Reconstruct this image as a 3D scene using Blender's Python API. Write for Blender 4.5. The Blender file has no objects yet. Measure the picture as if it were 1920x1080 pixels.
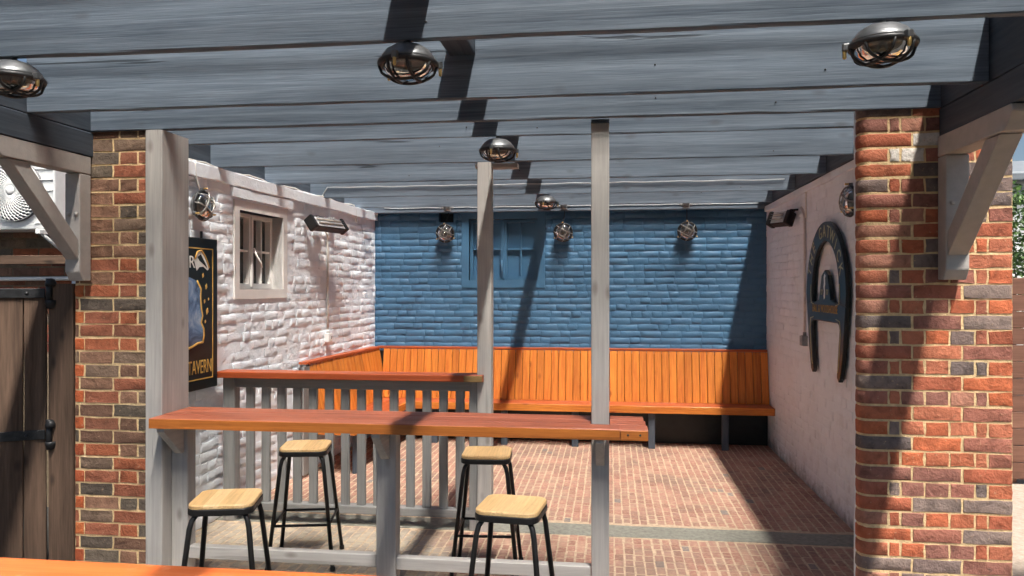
import bpy, bmesh, math, random
from mathutils import Vector, Matrix, noise
R = math.radians
random.seed(7)
scene = bpy.context.scene
COL = scene.collection

# ---------------------------------------------------------------- camera, sky, sun, exposure
CAMZ = 1.71
cam_d = bpy.data.cameras.new('camera'); cam = bpy.data.objects.new('camera', cam_d); COL.objects.link(cam)
cam.location = (0, 0, CAMZ); cam.rotation_euler = (R(90), 0, R(7.4))
cam_d.sensor_width = 36; cam_d.lens = 36*1420/1920; cam_d.clip_start = .05; cam_d.clip_end = 2000
scene.camera = cam
SUNDIR = Vector((.205, -.50, 1.0)).normalized()          # towards the sun
elev = math.asin(SUNDIR.z); azim = math.atan2(SUNDIR.x, SUNDIR.y)
world = bpy.data.worlds.new('World'); scene.world = world; world.use_nodes = True
wt = world.node_tree; wt.nodes.clear()
sky = wt.nodes.new('ShaderNodeTexSky'); sky.sky_type = 'NISHITA'; sky.sun_disc = False
sky.sun_elevation = elev; sky.sun_rotation = azim
bg = wt.nodes.new('ShaderNodeBackground'); bg.inputs['Strength'].default_value = .05
wo = wt.nodes.new('ShaderNodeOutputWorld')
wt.links.new(sky.outputs[0], bg.inputs[0]); wt.links.new(bg.outputs[0], wo.inputs[0])
sun_d = bpy.data.lights.new('sun', 'SUN'); sun = bpy.data.objects.new('sun', sun_d); COL.objects.link(sun)
sun_d.energy = 5.0; sun_d.angle = R(26.0); sun_d.color = (1, .95, .87)
# The fluted roof sheet fans the sunlight out front to back while edges across the flutes stay crisp:
# the lamp's disc is narrowed to that fan (dx/dz constant), with its total energy kept.
sun_d.use_nodes = True; lt = sun_d.node_tree; lt.nodes.clear()
lo = lt.nodes.new('ShaderNodeOutputLight'); le = lt.nodes.new('ShaderNodeEmission'); lg = lt.nodes.new('ShaderNodeNewGeometry')
lx = lt.nodes.new('ShaderNodeSeparateXYZ'); lt.links.new(lg.outputs['Incoming'], lx.inputs[0])
def lmath(op, a, b):
    n_ = lt.nodes.new('ShaderNodeMath'); n_.operation = op
    for i_, v_ in enumerate((a, b)):
        if isinstance(v_, (int, float)): n_.inputs[i_].default_value = v_
        else: lt.links.new(v_, n_.inputs[i_])
    return n_.outputs[0]
HALF = .014
fan = lmath('LESS_THAN', lmath('ABSOLUTE', lmath('SUBTRACT', lmath('DIVIDE', lx.outputs[0], lx.outputs[2]), .205), 0), HALF)
FANGAIN = 14.3
lt.links.new(lmath('MULTIPLY', fan, FANGAIN), le.inputs['Strength']); lt.links.new(le.outputs[0], lo.inputs[0])
sun.rotation_euler = SUNDIR.to_track_quat('Z', 'Y').to_euler()
vs = scene.view_settings
vs.view_transform = 'Standard'; vs.look = 'None'; vs.gamma = 1; vs.use_curve_mapping = False
vs.exposure = 0.86

# ---------------------------------------------------------------- object helpers
WM = {}
def _link(o, Mw, parent):
    COL.objects.link(o)
    if parent is not None:
        o.parent = parent; o.matrix_basis = WM[parent].inverted() @ Mw
    else:
        o.matrix_basis = Mw
    WM[o] = Mw
    return o
def TR(x=0, y=0, z=0): return Matrix.Translation((x, y, z))
def thing(name, label, cat, Mw=None, group=None):
    o = bpy.data.objects.new(name, None); o.empty_display_size = .1
    _link(o, Mw if Mw is not None else Matrix(), None)
    o['label'] = label; o['category'] = cat
    if group: o['group'] = group
    return o
def tag(o, label, cat, group=None):
    o['label'] = label; o['category'] = cat
    if group: o['group'] = group
    return o
def put(name, me, mat, parent=None, Mw=None, label=None, kind=None, color=None, local=False):
    if me.users == 0 or not me.materials:
        me.materials.clear(); me.materials.append(mat)
    o = bpy.data.objects.new(name, me)
    Mw = Mw if Mw is not None else Matrix()
    if local and parent is not None: Mw = WM[parent] @ Mw
    _link(o, Mw, parent)
    if me.materials[0] is not mat:
        o.material_slots[0].link = 'OBJECT'; o.material_slots[0].material = mat
    if label: o['label'] = label
    if kind: o['kind'] = kind
    if color: o.color = (*color, 1)
    return o

# ---------------------------------------------------------------- mesh helpers
def mesh(name, verts, faces, smooth=False):
    me = bpy.data.meshes.new(name); me.from_pydata([tuple(v) for v in verts], [], faces); me.update()
    if smooth: me.polygons.foreach_set('use_smooth', [True]*len(me.polygons))
    return me
def bm_mesh(bm, name, smooth=False):
    me = bpy.data.meshes.new(name); bm.to_mesh(me); bm.free()
    if smooth: me.polygons.foreach_set('use_smooth', [True]*len(me.polygons))
    return me
def box_me(sx, sy, sz, bev=.003, seg=1):
    """box centred on the origin with bevelled edges"""
    bm = bmesh.new(); bmesh.ops.create_cube(bm, size=1)
    for v in bm.verts: v.co = Vector((v.co.x*sx, v.co.y*sy, v.co.z*sz))
    if bev > 0: bmesh.ops.bevel(bm, geom=list(bm.edges), offset=min(bev, .45*min(sx, sy, sz)), segments=seg, profile=.6, affect='EDGES')
    return bm_mesh(bm, 'box')
def add_box(V, F, x0, x1, y0, y1, z0, z1):
    b = len(V)
    V += [(x0,y0,z0),(x1,y0,z0),(x1,y1,z0),(x0,y1,z0),(x0,y0,z1),(x1,y0,z1),(x1,y1,z1),(x0,y1,z1)]
    F += [(b,b+3,b+2,b+1),(b+4,b+5,b+6,b+7),(b,b+1,b+5,b+4),(b+1,b+2,b+6,b+5),(b+2,b+3,b+7,b+6),(b+3,b,b+4,b+7)]
def plank_me(L, w, h, bev=.004, segs=12, jit=.0015, seed=0):
    """timber along local X, centred; slightly wavy edges"""
    rnd = random.Random(seed); V = []; F = []
    a, b = w/2, h/2; c = bev
    prof = [(-a+c,-b),(a-c,-b),(a,-b+c),(a,b-c),(a-c,b),(-a+c,b),(-a,b-c),(-a,-b+c)]
    for i in range(segs+1):
        x = -L/2 + L*i/segs
        for k, (y, z) in enumerate(prof):
            n = noise.noise(Vector((x*2.3, k//2*7.1+seed*3.7, seed)))*jit*2 + rnd.uniform(-jit, jit)*.5
            V.append((x, y+n*.6, z+n))
    for i in range(segs):
        for k in range(8):
            p, q = i*8+k, i*8+(k+1) % 8
            F.append((p, p+8, q+8, q))
    F.append(tuple(range(8))); F.append(tuple(reversed(range(segs*8, segs*8+8))))
    return mesh('plank', V, F)
def tube_me(pts, r, n=8, closed=False):
    pts = [Vector(p) for p in pts]; V = []; F = []; N = len(pts)
    up = None
    for i, p in enumerate(pts):
        if closed: t = (pts[(i+1) % N]-pts[i-1]).normalized()
        else: t = (pts[min(i+1, N-1)]-pts[max(i-1, 0)]).normalized()
        if up is None:
            up = Vector((0,0,1)) if abs(t.z) < .9 else Vector((1,0,0))
        a = t.cross(up).normalized(); up = a.cross(t).normalized()
        rr = r[i] if isinstance(r, (list, tuple)) else r
        for k in range(n):
            an = 2*math.pi*k/n
            V.append(p + a*math.cos(an)*rr + up*math.sin(an)*rr)
    for i in range(N if closed else N-1):
        for k in range(n):
            j = (i+1) % N
            F.append((i*n+k, i*n+(k+1) % n, j*n+(k+1) % n, j*n+k))
    if not closed:
        F.append(tuple(reversed(range(n)))); F.append(tuple(range((N-1)*n, N*n)))
    me = mesh('tube', V, F, True)
    return me
def lathe_me(prof, n=28, smooth=True, cap=True):
    V = []; F = []
    for r, z in prof:
        for k in range(n):
            a = 2*math.pi*k/n; V.append((r*math.cos(a), r*math.sin(a), z))
    for i in range(len(prof)-1):
        for k in range(n):
            F.append((i*n+k, i*n+(k+1) % n, (i+1)*n+(k+1) % n, (i+1)*n+k))
    if cap:
        F.append(tuple(reversed(range(n)))); F.append(tuple(range((len(prof)-1)*n, len(prof)*n)))
    return mesh('lathe', V, F, smooth)
def merge(meshes):
    bm = bmesh.new()
    for me, M in meshes:
        k = len(bm.verts); bm.from_mesh(me); bm.verts.ensure_lookup_table()
        for v in list(bm.verts)[k:]: v.co = M @ v.co
    sm = any(p.use_smooth for me, _ in meshes for p in me.polygons[:1])
    return bm_mesh(bm, 'merged', sm)
def extrude_me(outline, d, bev=0):
    """outline in (x,z), front at y=-d, back at y=0"""
    n = len(outline); V = []; F = []
    if bev:
        cx = sum(p[0] for p in outline)/n
    V += [(x, -d, z) for x, z in outline] + [(x, 0, z) for x, z in outline]
    bm = bmesh.new(); vs_ = [bm.verts.new(v) for v in V]
    f = bm.faces.new(vs_[:n]); bm.faces.new(list(reversed(vs_[n:])))
    for i in range(n): bm.faces.new((vs_[i], vs_[n+i], vs_[n+(i+1) % n], vs_[(i+1) % n]))
    bmesh.ops.recalc_face_normals(bm, faces=list(bm.faces))
    if bev:
        bm.edges.ensure_lookup_table()
        ed = [e for e in bm.edges if all(abs(v.co.y+d) < 1e-6 for v in e.verts)]
        bmesh.ops.bevel(bm, geom=ed, offset=bev, segments=2, profile=.5, affect='EDGES')
    return bm_mesh(bm, 'extrude')
def text_me(s, size, extr=.0015, align='CENTER', sx=1.0):
    cu = bpy.data.curves.new('t', 'FONT'); cu.body = s; cu.size = size; cu.extrude = extr
    cu.align_x = align; cu.align_y = 'CENTER'; cu.resolution_u = 4
    o = bpy.data.objects.new('t', cu); COL.objects.link(o)
    me = bpy.data.meshes.new_from_object(o.evaluated_get(bpy.context.evaluated_depsgraph_get()))
    bpy.data.objects.remove(o); bpy.data.curves.remove(cu)
    me.materials.clear()
    for v in me.vertices:                      # lettering stands in the x-z plane, facing -y
        x, y, z = v.co; v.co = (x*sx, -z, y)
    return me
def brick_me(w, h, d, nx=4, nz=3, rough=.003, bev=.006, seed=0, edge=.0035):
    """brick face: front at y=-d, back edge sunk to y=+.012; centred in x,z"""
    rnd = random.Random(seed); V = []; F = []
    for j in range(nz):
        for i in range(nx):
            x = -w/2+bev + (w-2*bev)*i/(nx-1); z = -h/2+bev + (h-2*bev)*j/(nz-1)
            e = (i in (0, nx-1)) or (j in (0, nz-1))
            V.append((x+rnd.uniform(-edge, edge)*.6, -d+rnd.uniform(-rough, rough)+(rough if e else 0), z+rnd.uniform(-edge, edge)*.5))
    for j in range(nz-1):
        for i in range(nx-1):
            a = j*nx+i; F.append((a, a+1, a+1+nx, a+nx))
    ring = [i for i in range(nx)] + [j*nx+nx-1 for j in range(1, nz)] + [(nz-1)*nx+i for i in range(nx-2, -1, -1)] + [j*nx for j in range(nz-2, 0, -1)]
    m = len(ring); b = len(V)
    for k in ring:
        x, y, z = V[k]
        sx = -1 if k % nx == 0 else (1 if k % nx == nx-1 else 0)
        sz = -1 if k < nx else (1 if k >= nx*(nz-1) else 0)
        V.append((x+sx*bev+rnd.uniform(-edge, edge)*.4*abs(sx), -d*.45+rnd.uniform(-.001, .001), z+sz*bev+rnd.uniform(-edge, edge)*.4*abs(sz)))
    for k in range(m):
        x, y, z = V[b+k]; V.append((x, .012, z))
    for k in range(m):
        k2 = (k+1) % m
        F.append((ring[k2], ring[k], b+k, b+k2)); F.append((b+k2, b+k, b+m+k, b+m+k2))
    me = mesh('brick', V, F); nf = (nx-1)*(nz-1)
    for k in range(nf): me.polygons[k].use_smooth = True
    return me

# ---------------------------------------------------------------- materials
def srgb(r, g, b):
    f = lambda c: (c/255/12.92) if c/255 <= .04045 else ((c/255+.055)/1.055)**2.4
    return (f(r), f(g), f(b))
class NT:
    def __init__(s, name):
        s.m = bpy.data.materials.new(name); s.m.use_nodes = True; s.t = s.m.node_tree; s.t.nodes.clear()
        s.out = s.n('ShaderNodeOutputMaterial'); s.b = s.n('ShaderNodeBsdfPrincipled')
        s.l(s.b.outputs[0], s.out.inputs[0])
    def n(s, ty, **kw):
        x = s.t.nodes.new(ty)
        for k, v in kw.items(): setattr(x, k, v)
        return x
    def l(s, a, b): s.t.links.new(a, b)
    def val(s, sock, v):
        if hasattr(v, 'is_linked') or isinstance(v, bpy.types.NodeSocket): s.l(v, sock)
        else: sock.default_value = v
    def coords(s, space='Object', scale=(1,1,1), rand=True):
        if space == 'World': src = s.n('ShaderNodeNewGeometry').outputs['Position']
        else: src = s.n('ShaderNodeTexCoord').outputs['Object']
        mp = s.n('ShaderNodeMapping'); mp.inputs['Scale'].default_value = scale
        s.l(src, mp.inputs['Vector'])
        if space != 'World' and rand:
            oi = s.n('ShaderNodeObjectInfo'); mu = s.n('ShaderNodeMath', operation='MULTIPLY'); mu.inputs[1].default_value = 37.0
            s.l(oi.outputs['Random'], mu.inputs[0]); s.l(mu.outputs[0], mp.inputs['Location'])
        return mp.outputs[0]
    def noise(s, vec, scale=5, detail=5, rough=.55, dist=0):
        x = s.n('ShaderNodeTexNoise'); x.inputs['Scale'].default_value = scale; x.inputs['Detail'].default_value = detail
        x.inputs['Roughness'].default_value = rough; x.inputs['Distortion'].default_value = dist
        s.l(vec, x.inputs['Vector']); return x.outputs['Fac']
    def ramp(s, fac, stops):
        x = s.n('ShaderNodeValToRGB'); e = x.color_ramp.elements
        while len(e) < len(stops): e.new(.5)
        for k, (p, c) in enumerate(stops):
            e[k].position = p; e[k].color = (*c, 1) if len(c) == 3 else c
        s.l(fac, x.inputs[0]); return x.outputs[0]
    def mix(s, fac, a, b, mode='MIX'):
        x = s.n('ShaderNodeMix', data_type='RGBA', blend_type=mode)
        s.val(x.inputs[0], fac)
        for i, v in ((6, a), (7, b)):
            if isinstance(v, tuple): x.inputs[i].default_value = (*v[:3], 1)
            else: s.l(v, x.inputs[i])
        return x.outputs[2]
    def math(s, op, a, b=0.0):
        x = s.n('ShaderNodeMath', operation=op); s.val(x.inputs[0], a); s.val(x.inputs[1], b); return x.outputs[0]
    def bump(s, h, strength=.3, dist=.01, prev=None):
        x = s.n('ShaderNodeBump'); x.inputs['Strength'].default_value = strength; x.inputs['Distance'].default_value = dist
        s.l(h, x.inputs['Height'])
        if prev: s.l(prev, x.inputs['Normal'])
        return x.outputs[0]
    def fin(s, col, rough=.6, normal=None, metal=0, spec=.35):
        s.val(s.b.inputs['Base Color'], (*col, 1) if isinstance(col, tuple) else col)
        s.val(s.b.inputs['Roughness'], rough); s.b.inputs['Metallic'].default_value = metal
        s.b.inputs['Specular IOR Level'].default_value = spec
        if normal: s.l(normal, s.b.inputs['Normal'])
        return s.m
G = lambda v: (v, v, v)
def M_plain(name, c, rough=.5, metal=0, var=.12, scale=25, bump=.05, spec=.4):
    t = NT(name); v = t.coords()
    n = t.noise(v, scale, 4)
    col = t.ramp(n, [(.3, tuple(x*(1-var) for x in c)), (.7, tuple(x*(1+var) for x in c))])
    return t.fin(col, rough, t.bump(t.noise(v, scale*5, 3), bump, .004), metal, spec)
def M_wood(name, c_lo, c_hi, axis=0, rough=.55, grain=9, crack=.5, bump=.35, objvar=.12, stretch=.055, knots=None, saw=0, wear=None, spec=.3):
    """painted or stained timber, grain along a local axis"""
    t = NT(name)
    sc = [grain]*3; sc[axis] = grain*stretch
    v = t.coords(scale=tuple(sc))
    g = t.noise(v, 1.6, 8, .62, .8)
    fine = t.noise(v, 9, 4, .6)
    fac = t.math('ADD', t.math('MULTIPLY', g, .6), t.math('MULTIPLY', fine, .4))
    col = t.ramp(fac, [(.34, c_lo), (.66, c_hi)])
    big = t.noise(t.coords(scale=(1.1, 1.1, 1.1)), 1.5, 3)
    col = t.mix(1.0, col, t.ramp(big, [(.3, G(.86)), (.72, G(1.08))]), 'MULTIPLY')
    sc2 = [16]*3; sc2[axis] = .55
    cr = t.noise(t.coords(scale=tuple(sc2)), 1.3, 3, .5, .4)
    crm = t.ramp(cr, [(.30, G(1)), (.325, G(0))])          # rare long dark checks
    col = t.mix(t.math('MULTIPLY', crm, crack), col, tuple(x*.25 for x in c_lo))
    if knots:
        sk = [7]*3; sk[axis] = 3.2
        vo = t.n('ShaderNodeTexVoronoi'); vo.inputs['Scale'].default_value = 1.0; t.l(t.coords(scale=tuple(sk)), vo.inputs['Vector'])
        km = t.ramp(vo.outputs['Distance'], [(.05, G(1)), (.16, G(0))])
        col = t.mix(t.math('MULTIPLY', km, .75), col, knots)
    if wear:
        wm = t.ramp(t.noise(t.coords(scale=(3, 3, 3)), 2.2, 9, .72), [(.60, G(0)), (.72, G(1))])
        col = t.mix(t.math('MULTIPLY', wm, .6), col, wear)
    oi = t.n('ShaderNodeObjectInfo')
    ov = t.ramp(oi.outputs['Random'], [(0, G(1-objvar)), (1, G(1+objvar))])
    col = t.mix(1.0, col, ov, 'MULTIPLY')
    h = t.math('SUBTRACT', fac, t.math('MULTIPLY', crm, .4))
    nm = t.bump(h, bump, .006)
    if saw:
        w = t.n('ShaderNodeTexWave', wave_type='BANDS', bands_direction='XYZ'[axis]); w.inputs['Scale'].default_value = 24
        w.inputs['Distortion'].default_value = 1.0; t.l(t.coords(), w.inputs['Vector'])
        nm = t.bump(w.outputs['Fac'], saw, .002, nm)
    rf = t.ramp(g, [(.3, G(min(1, rough+.1))), (.7, G(rough-.08))])
    return t.fin(col, rf, nm, 0, spec)
def M_stripwood(name, tones):
    # butcher-block seat: strips of different tone with fine grain
    t = NT(name); v = t.coords(rand=False)
    sx = t.n('ShaderNodeSeparateXYZ'); t.l(v, sx.inputs[0])
    oi = t.n('ShaderNodeObjectInfo')
    st = t.math('FLOOR', t.math('MULTIPLY', t.math('ADD', sx.outputs[0], 1.0), 15.0))
    wn = t.n('ShaderNodeTexWhiteNoise', noise_dimensions='2D'); cb_ = t.n('ShaderNodeCombineXYZ'); t.l(st, cb_.inputs[0]); t.l(oi.outputs['Random'], cb_.inputs[1]); t.l(cb_.outputs[0], wn.inputs['Vector'])
    col = t.ramp(wn.outputs['Value'], [(0, tones[0]), (.5, tones[1]), (1, tones[2])])
    g = t.noise(t.coords(scale=(60, 3, 60)), 1.5, 6, .6, .6)
    col = t.mix(1.0, col, t.ramp(g, [(.3, G(.8)), (.65, G(1.1))]), 'MULTIPLY')
    w = t.ramp(t.noise(t.coords(scale=(9, 9, 9)), 1.5, 8, .7), [(.6, G(0)), (.75, G(.5))])
    col = t.mix(w, col, srgb(150, 116, 78))
    return t.fin(col, .45, t.bump(g, .12, .003), 0, .4)
def M_brick_clay(name, objcol=True):
    t = NT(name); v = t.coords()
    oi = t.n('ShaderNodeObjectInfo')
    n1 = t.noise(v, 14, 7, .65, .6); n2 = t.noise(v, 60, 5, .6)
    if objcol: base = oi.outputs['Color']
    else:
        gi = t.n('ShaderNodeNewGeometry')
        base = t.ramp(gi.outputs['Random Per Island'], [(0, srgb(92, 50, 40)), (.35, srgb(120, 68, 52)), (.6, srgb(78, 52, 46)), (.85, srgb(100, 62, 50)), (1, srgb(60, 46, 44))])
    col = t.mix(1.0, base, t.ramp(n1, [(.30, G(.55)), (.5, G(1.0)), (.72, G(1.3))]), 'MULTIPLY')
    col = t.mix(t.ramp(n2, [(.62, G(0)), (.74, G(.7))]), col, srgb(196, 160, 128))
    col = t.mix(t.ramp(t.noise(v, 23, 6, .7), [(.63, G(0)), (.72, G(.75))]), col, srgb(58, 44, 42))
    cr = t.n('ShaderNodeTexVoronoi', feature='DISTANCE_TO_EDGE'); cr.inputs['Scale'].default_value = 16
    t.l(t.coords(scale=(1, 1, 2.2)), cr.inputs['Vector'])
    h = t.math('ADD', t.math('MULTIPLY', n1, 1.0), t.math('MULTIPLY', n2, .5))
    return t.fin(col, .85, t.bump(h, .9, .012), 0, .25)
def M_painted_masonry(name, c, lump=.6, rough=.55, dirt=None, dirt_amt=.3, var=.1, lscale=16, base=False):
    t = NT(name); v = t.coords('World')
    n1 = t.noise(v, 2.2, 6, .6); n2 = t.noise(v, lscale, 7, .62, .5); n3 = t.noise(v, 95, 3, .6)
    col = t.ramp(n1, [(.3, tuple(x*(1-var) for x in c)), (.7, tuple(min(1, x*(1+var)) for x in c))])
    if dirt:
        col = t.mix(t.math('MULTIPLY', t.ramp(t.noise(v, 5.5, 9, .72), [(.52, G(0)), (.72, G(1))]), dirt_amt), col, dirt)
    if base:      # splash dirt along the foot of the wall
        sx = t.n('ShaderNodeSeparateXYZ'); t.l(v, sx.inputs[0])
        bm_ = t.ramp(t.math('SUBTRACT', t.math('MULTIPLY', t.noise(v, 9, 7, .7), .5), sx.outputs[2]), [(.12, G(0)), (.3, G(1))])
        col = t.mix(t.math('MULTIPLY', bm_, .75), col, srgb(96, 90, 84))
    h = t.math('ADD', n2, t.math('MULTIPLY', n3, .12))
    return t.fin(col, rough, t.bump(h, lump, .022), 0, .4)
def M_mortar(name, c):
    t = NT(name); v = t.coords('World')
    n = t.noise(v, 30, 6, .65)
    col = t.ramp(n, [(.3, tuple(x*.7 for x in c)), (.7, tuple(x*1.15 for x in c))])
    return t.fin(col, .95, t.bump(t.noise(v, 90, 4), .6, .01), 0, .15)

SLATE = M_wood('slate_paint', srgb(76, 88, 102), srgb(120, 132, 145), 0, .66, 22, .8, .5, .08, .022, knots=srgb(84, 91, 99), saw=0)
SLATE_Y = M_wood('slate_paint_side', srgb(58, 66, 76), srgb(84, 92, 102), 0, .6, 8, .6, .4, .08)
GREY = M_wood('warm_grey_paint', srgb(158, 154, 150), srgb(186, 181, 176), 0, .6, 8, .3, .3, .06, knots=srgb(128, 120, 114))
GREY_DK = M_wood('grey_paint_rail', srgb(122, 122, 122), srgb(150, 149, 147), 0, .6, 8, .3, .3, .06)
PINE = M_wood('orange_stained_pine', srgb(178, 90, 32), srgb(230, 146, 62), 0, .46, 13, .3, .35, .13, knots=srgb(120, 52, 16), spec=.4)
PINE_CAP = M_wood('red_brown_stain', srgb(150, 66, 34), srgb(186, 92, 50), 0, .42, 10, .4, .3, .08, wear=srgb(186, 118, 88), spec=.4)
COUNTER = M_wood('mahogany_stain', srgb(136, 70, 48), srgb(180, 104, 76), 0, .45, 9, .7, .4, .08, knots=srgb(92, 46, 34), wear=srgb(196, 140, 116), spec=.4)
EDGEW = M_wood('orange_brown_edge', srgb(142, 74, 26), srgb(196, 118, 52), 0, .45, 11, .3, .3, .05, knots=srgb(96, 48, 20), spec=.4)
NEARTOP = M_wood('orange_counter_stain', srgb(196, 92, 40), srgb(226, 122, 62), 0, .42, 9, .5, .3, .05, wear=srgb(232, 170, 130), spec=.4)
ENDBLOCK = M_wood('raw_timber', srgb(124, 98, 60), srgb(158, 128, 84), 0, .6, 12, .5, .3, .05)
SEATWOOD = M_stripwood('pale_stool_wood', (srgb(204, 164, 112), srgb(214, 176, 124), srgb(222, 186, 136)))
GATEWOOD = M_wood('dark_weathered_boards', srgb(66, 51, 41), srgb(108, 86, 71), 0, .75, 11, .8, .6, .15, knots=srgb(34, 26, 22))
BLACK = M_plain('black_metal', (.018, .017, .017), .38, .3, .2)
IRON = M_plain('black_iron', (.03, .03, .032), .45, .4, .4, 30, .2)
ALU = M_plain('cast_aluminium', (.20, .205, .21), .42, .8, .15, 30, .08)
RIM = M_plain('dark_cast_metal', (.05, .05, .052), .45, .6, .2)
CAGE = M_plain('cage_metal', (.30, .29, .27), .4, .8, .15)
BRASS = M_plain('brass', (.75, .52, .20), .3, .9, .1)
CREAM = M_plain('cream_reflector', srgb(120, 112, 104), .5)
WHITEP = M_plain('white_plastic', srgb(226, 226, 224), .4, 0, .04)
CABLEW = M_plain('white_cable', srgb(218, 214, 208), .5, 0, .05)
CABLEG = M_plain('grey_cable', srgb(184, 186, 188), .5, 0, .08)
GREYBOX = M_plain('grey_plastic', srgb(140, 142, 142), .45, 0, .08)
CLAY = M_brick_clay('clay_brick'); CLAY_ISL = M_brick_clay('clay_brick_dark', False)
MORTAR = M_mortar('sandy_mortar', srgb(226, 196, 150)); MORTAR_DK = M_mortar('dull_mortar', srgb(128, 112, 92))
BLUEW = M_painted_masonry('blue_masonry_paint', srgb(68, 108, 140), .24, .5, srgb(54, 90, 120), .35, .08, 26)
BLUEJ = M_plain('blue_joinery_paint', srgb(70, 111, 144), .42, 0, .05, 8)
WHITEL = M_painted_masonry('white_masonry_paint', srgb(240, 245, 252), .34, .6, srgb(198, 198, 206), .35, .05, 24)
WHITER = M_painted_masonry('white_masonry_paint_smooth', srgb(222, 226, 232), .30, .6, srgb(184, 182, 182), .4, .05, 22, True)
WHITEJ = M_plain('white_joinery_paint', srgb(234, 230, 226), .45, 0, .05, 8)
SIGN_SHADE_BLK = M_plain('black_sign_and_shade', (.012, .017, .018), .35, 0, .25, 12)  # sign board black, also used for the shade panel under the bench
GOLD = M_plain('gold_paint', srgb(214, 172, 92), .45, .1, .15)
SIGNWHITE = M_plain('white_sign_paint', srgb(230, 230, 226), .5, 0, .04)
def M_glass(name, tint=(.9, .92, .9), base=.05):
    t = NT(name); t.t.nodes.remove(t.b)
    tr = t.n('ShaderNodeBsdfTransparent'); tr.inputs[0].default_value = (*tint, 1)
    gl = t.n('ShaderNodeBsdfGlossy'); gl.inputs['Roughness'].default_value = .05
    fr = t.n('ShaderNodeFresnel'); fr.inputs[0].default_value = 1.5
    mx = t.n('ShaderNodeMixShader'); t.l(t.math('ADD', fr.outputs[0], base), mx.inputs[0]); t.l(tr.outputs[0], mx.inputs[1]); t.l(gl.outputs[0], mx.inputs[2])
    t.l(mx.outputs[0], t.out.inputs[0]); return t.m
GLASS = M_glass('lamp_glass')
def M_pane():
    t = NT('dusty_window_glass'); v = t.coords('World')
    n = t.noise(v, 6, 5, .6)
    return t.fin(t.ramp(n, [(.3, srgb(52, 54, 54)), (.7, srgb(94, 96, 92))]), .12, None, 0, .6)
PANE = M_pane()

# ---------------------------------------------------------------- setting: ground, patio floor
def M_paver():
    t = NT('brick_paver'); v = t.coords('World')
    oi = t.n('ShaderNodeObjectInfo'); gi = t.n('ShaderNodeNewGeometry')
    rn = t.math('FRACT', t.math('ADD', oi.outputs['Random'], gi.outputs['Random Per Island']))
    col = t.ramp(rn, [(0, srgb(158, 114, 100)), (.3, srgb(174, 128, 112)), (.55, srgb(146, 104, 92)), (.8, srgb(178, 138, 120)), (.985, srgb(154, 114, 102)), (.99, srgb(128, 122, 120)), (1, srgb(120, 114, 112))])
    col = t.mix(t.math('MULTIPLY', t.ramp(t.noise(v, 38, 6, .7), [(.45, G(0)), (.7, G(1))]), .5), col, srgb(214, 180, 150))
    col = t.mix(t.math('MULTIPLY', t.ramp(t.noise(v, 3.0, 7, .7, .6), [(.53, G(0)), (.68, G(1))]), .5), col, srgb(176, 158, 136))
    col = t.mix(t.math('MULTIPLY', t.ramp(t.noise(v, 1.7, 6, .65, .4), [(.46, G(0)), (.64, G(1))]), .6), col, srgb(124, 108, 98))
    # cement-smeared corner near the bar (a stain with its own outline)
    sx = t.n('ShaderNodeSeparateXYZ'); t.l(v, sx.inputs[0])
    d = t.math('SUBTRACT', t.math('ADD', t.math('MULTIPLY', t.noise(v, 2.4, 5), 1.3), -1.55), sx.outputs[0])
    d2 = t.math('SUBTRACT', t.math('ADD', t.math('MULTIPLY', t.noise(v, 3.1, 5), .5), 5.15), sx.outputs[1])
    mk = t.math('MULTIPLY', t.ramp(d, [(0, G(0)), (.35, G(1))]), t.ramp(d2, [(0, G(0)), (.25, G(1))]))
    sm = t.ramp(t.noise(v, 7, 7, .65, .8), [(.3, srgb(140, 132, 122)), (.52, srgb(176, 166, 150)), (.75, srgb(204, 186, 150))])
    col = t.mix(t.math('MULTIPLY', mk, .88), col, sm)
    col = t.mix(t.math('MULTIPLY', t.ramp(t.noise(v, 11, 8, .75), [(.66, G(0)), (.74, G(1))]), .7), col, srgb(222, 206, 186))
    return t.fin(col, .85, t.bump(t.noise(v, 55, 6, .65), .6, .008), 0, .25)
PAVER = M_paver()
PAVMORTAR = M_mortar('paver_mortar', srgb(198, 174, 148))
CONCRETE = M_mortar('grey_concrete', srgb(142, 140, 130))
GROUNDM = M_mortar('dark_yard_ground', (.055, .052, .048))  # unseen yard ground, made dark to cut light bounced into the shadows
PALEPAVE = M_mortar('pale_yard_paving', srgb(172, 156, 142))

V, F = [], []
S = 400; V += [(-S, -S, -.02), (S, -S, -.02), (S, S, -.02), (-S, S, -.02)]; F.append((0, 1, 2, 3))
o = put('ground', mesh('ground', V, F), GROUNDM); o['kind'] = 'structure'
V, F = [], []; add_box(V, F, 2.0, 9, 3.6, 7.6, -.1, -.012)
o = put('yard_paving', mesh('yp', V, F), PALEPAVE); o['kind'] = 'structure'
FX0, FX1, FY0, FY1 = -2.95, 1.72, 3.75, 8.62
V, F = [], []; add_box(V, F, FX0, FX1, FY0, FY1, -.1, -.003)
floor = put('patio_floor', mesh('floor', V, F), PAVMORTAR); floor['kind'] = 'structure'
for ys, ye, nm in ((5.26, 5.50, 'c'), (4.14, 4.36, 'd')):
    put('concrete_strip', plank_me(FX1-FX0, ye-ys, .02, .004, 30, .003, 3), CONCRETE, floor, TR((FX0+FX1)/2, (ys+ye)/2, -.008))
PW, PL = .062, .108
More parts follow.
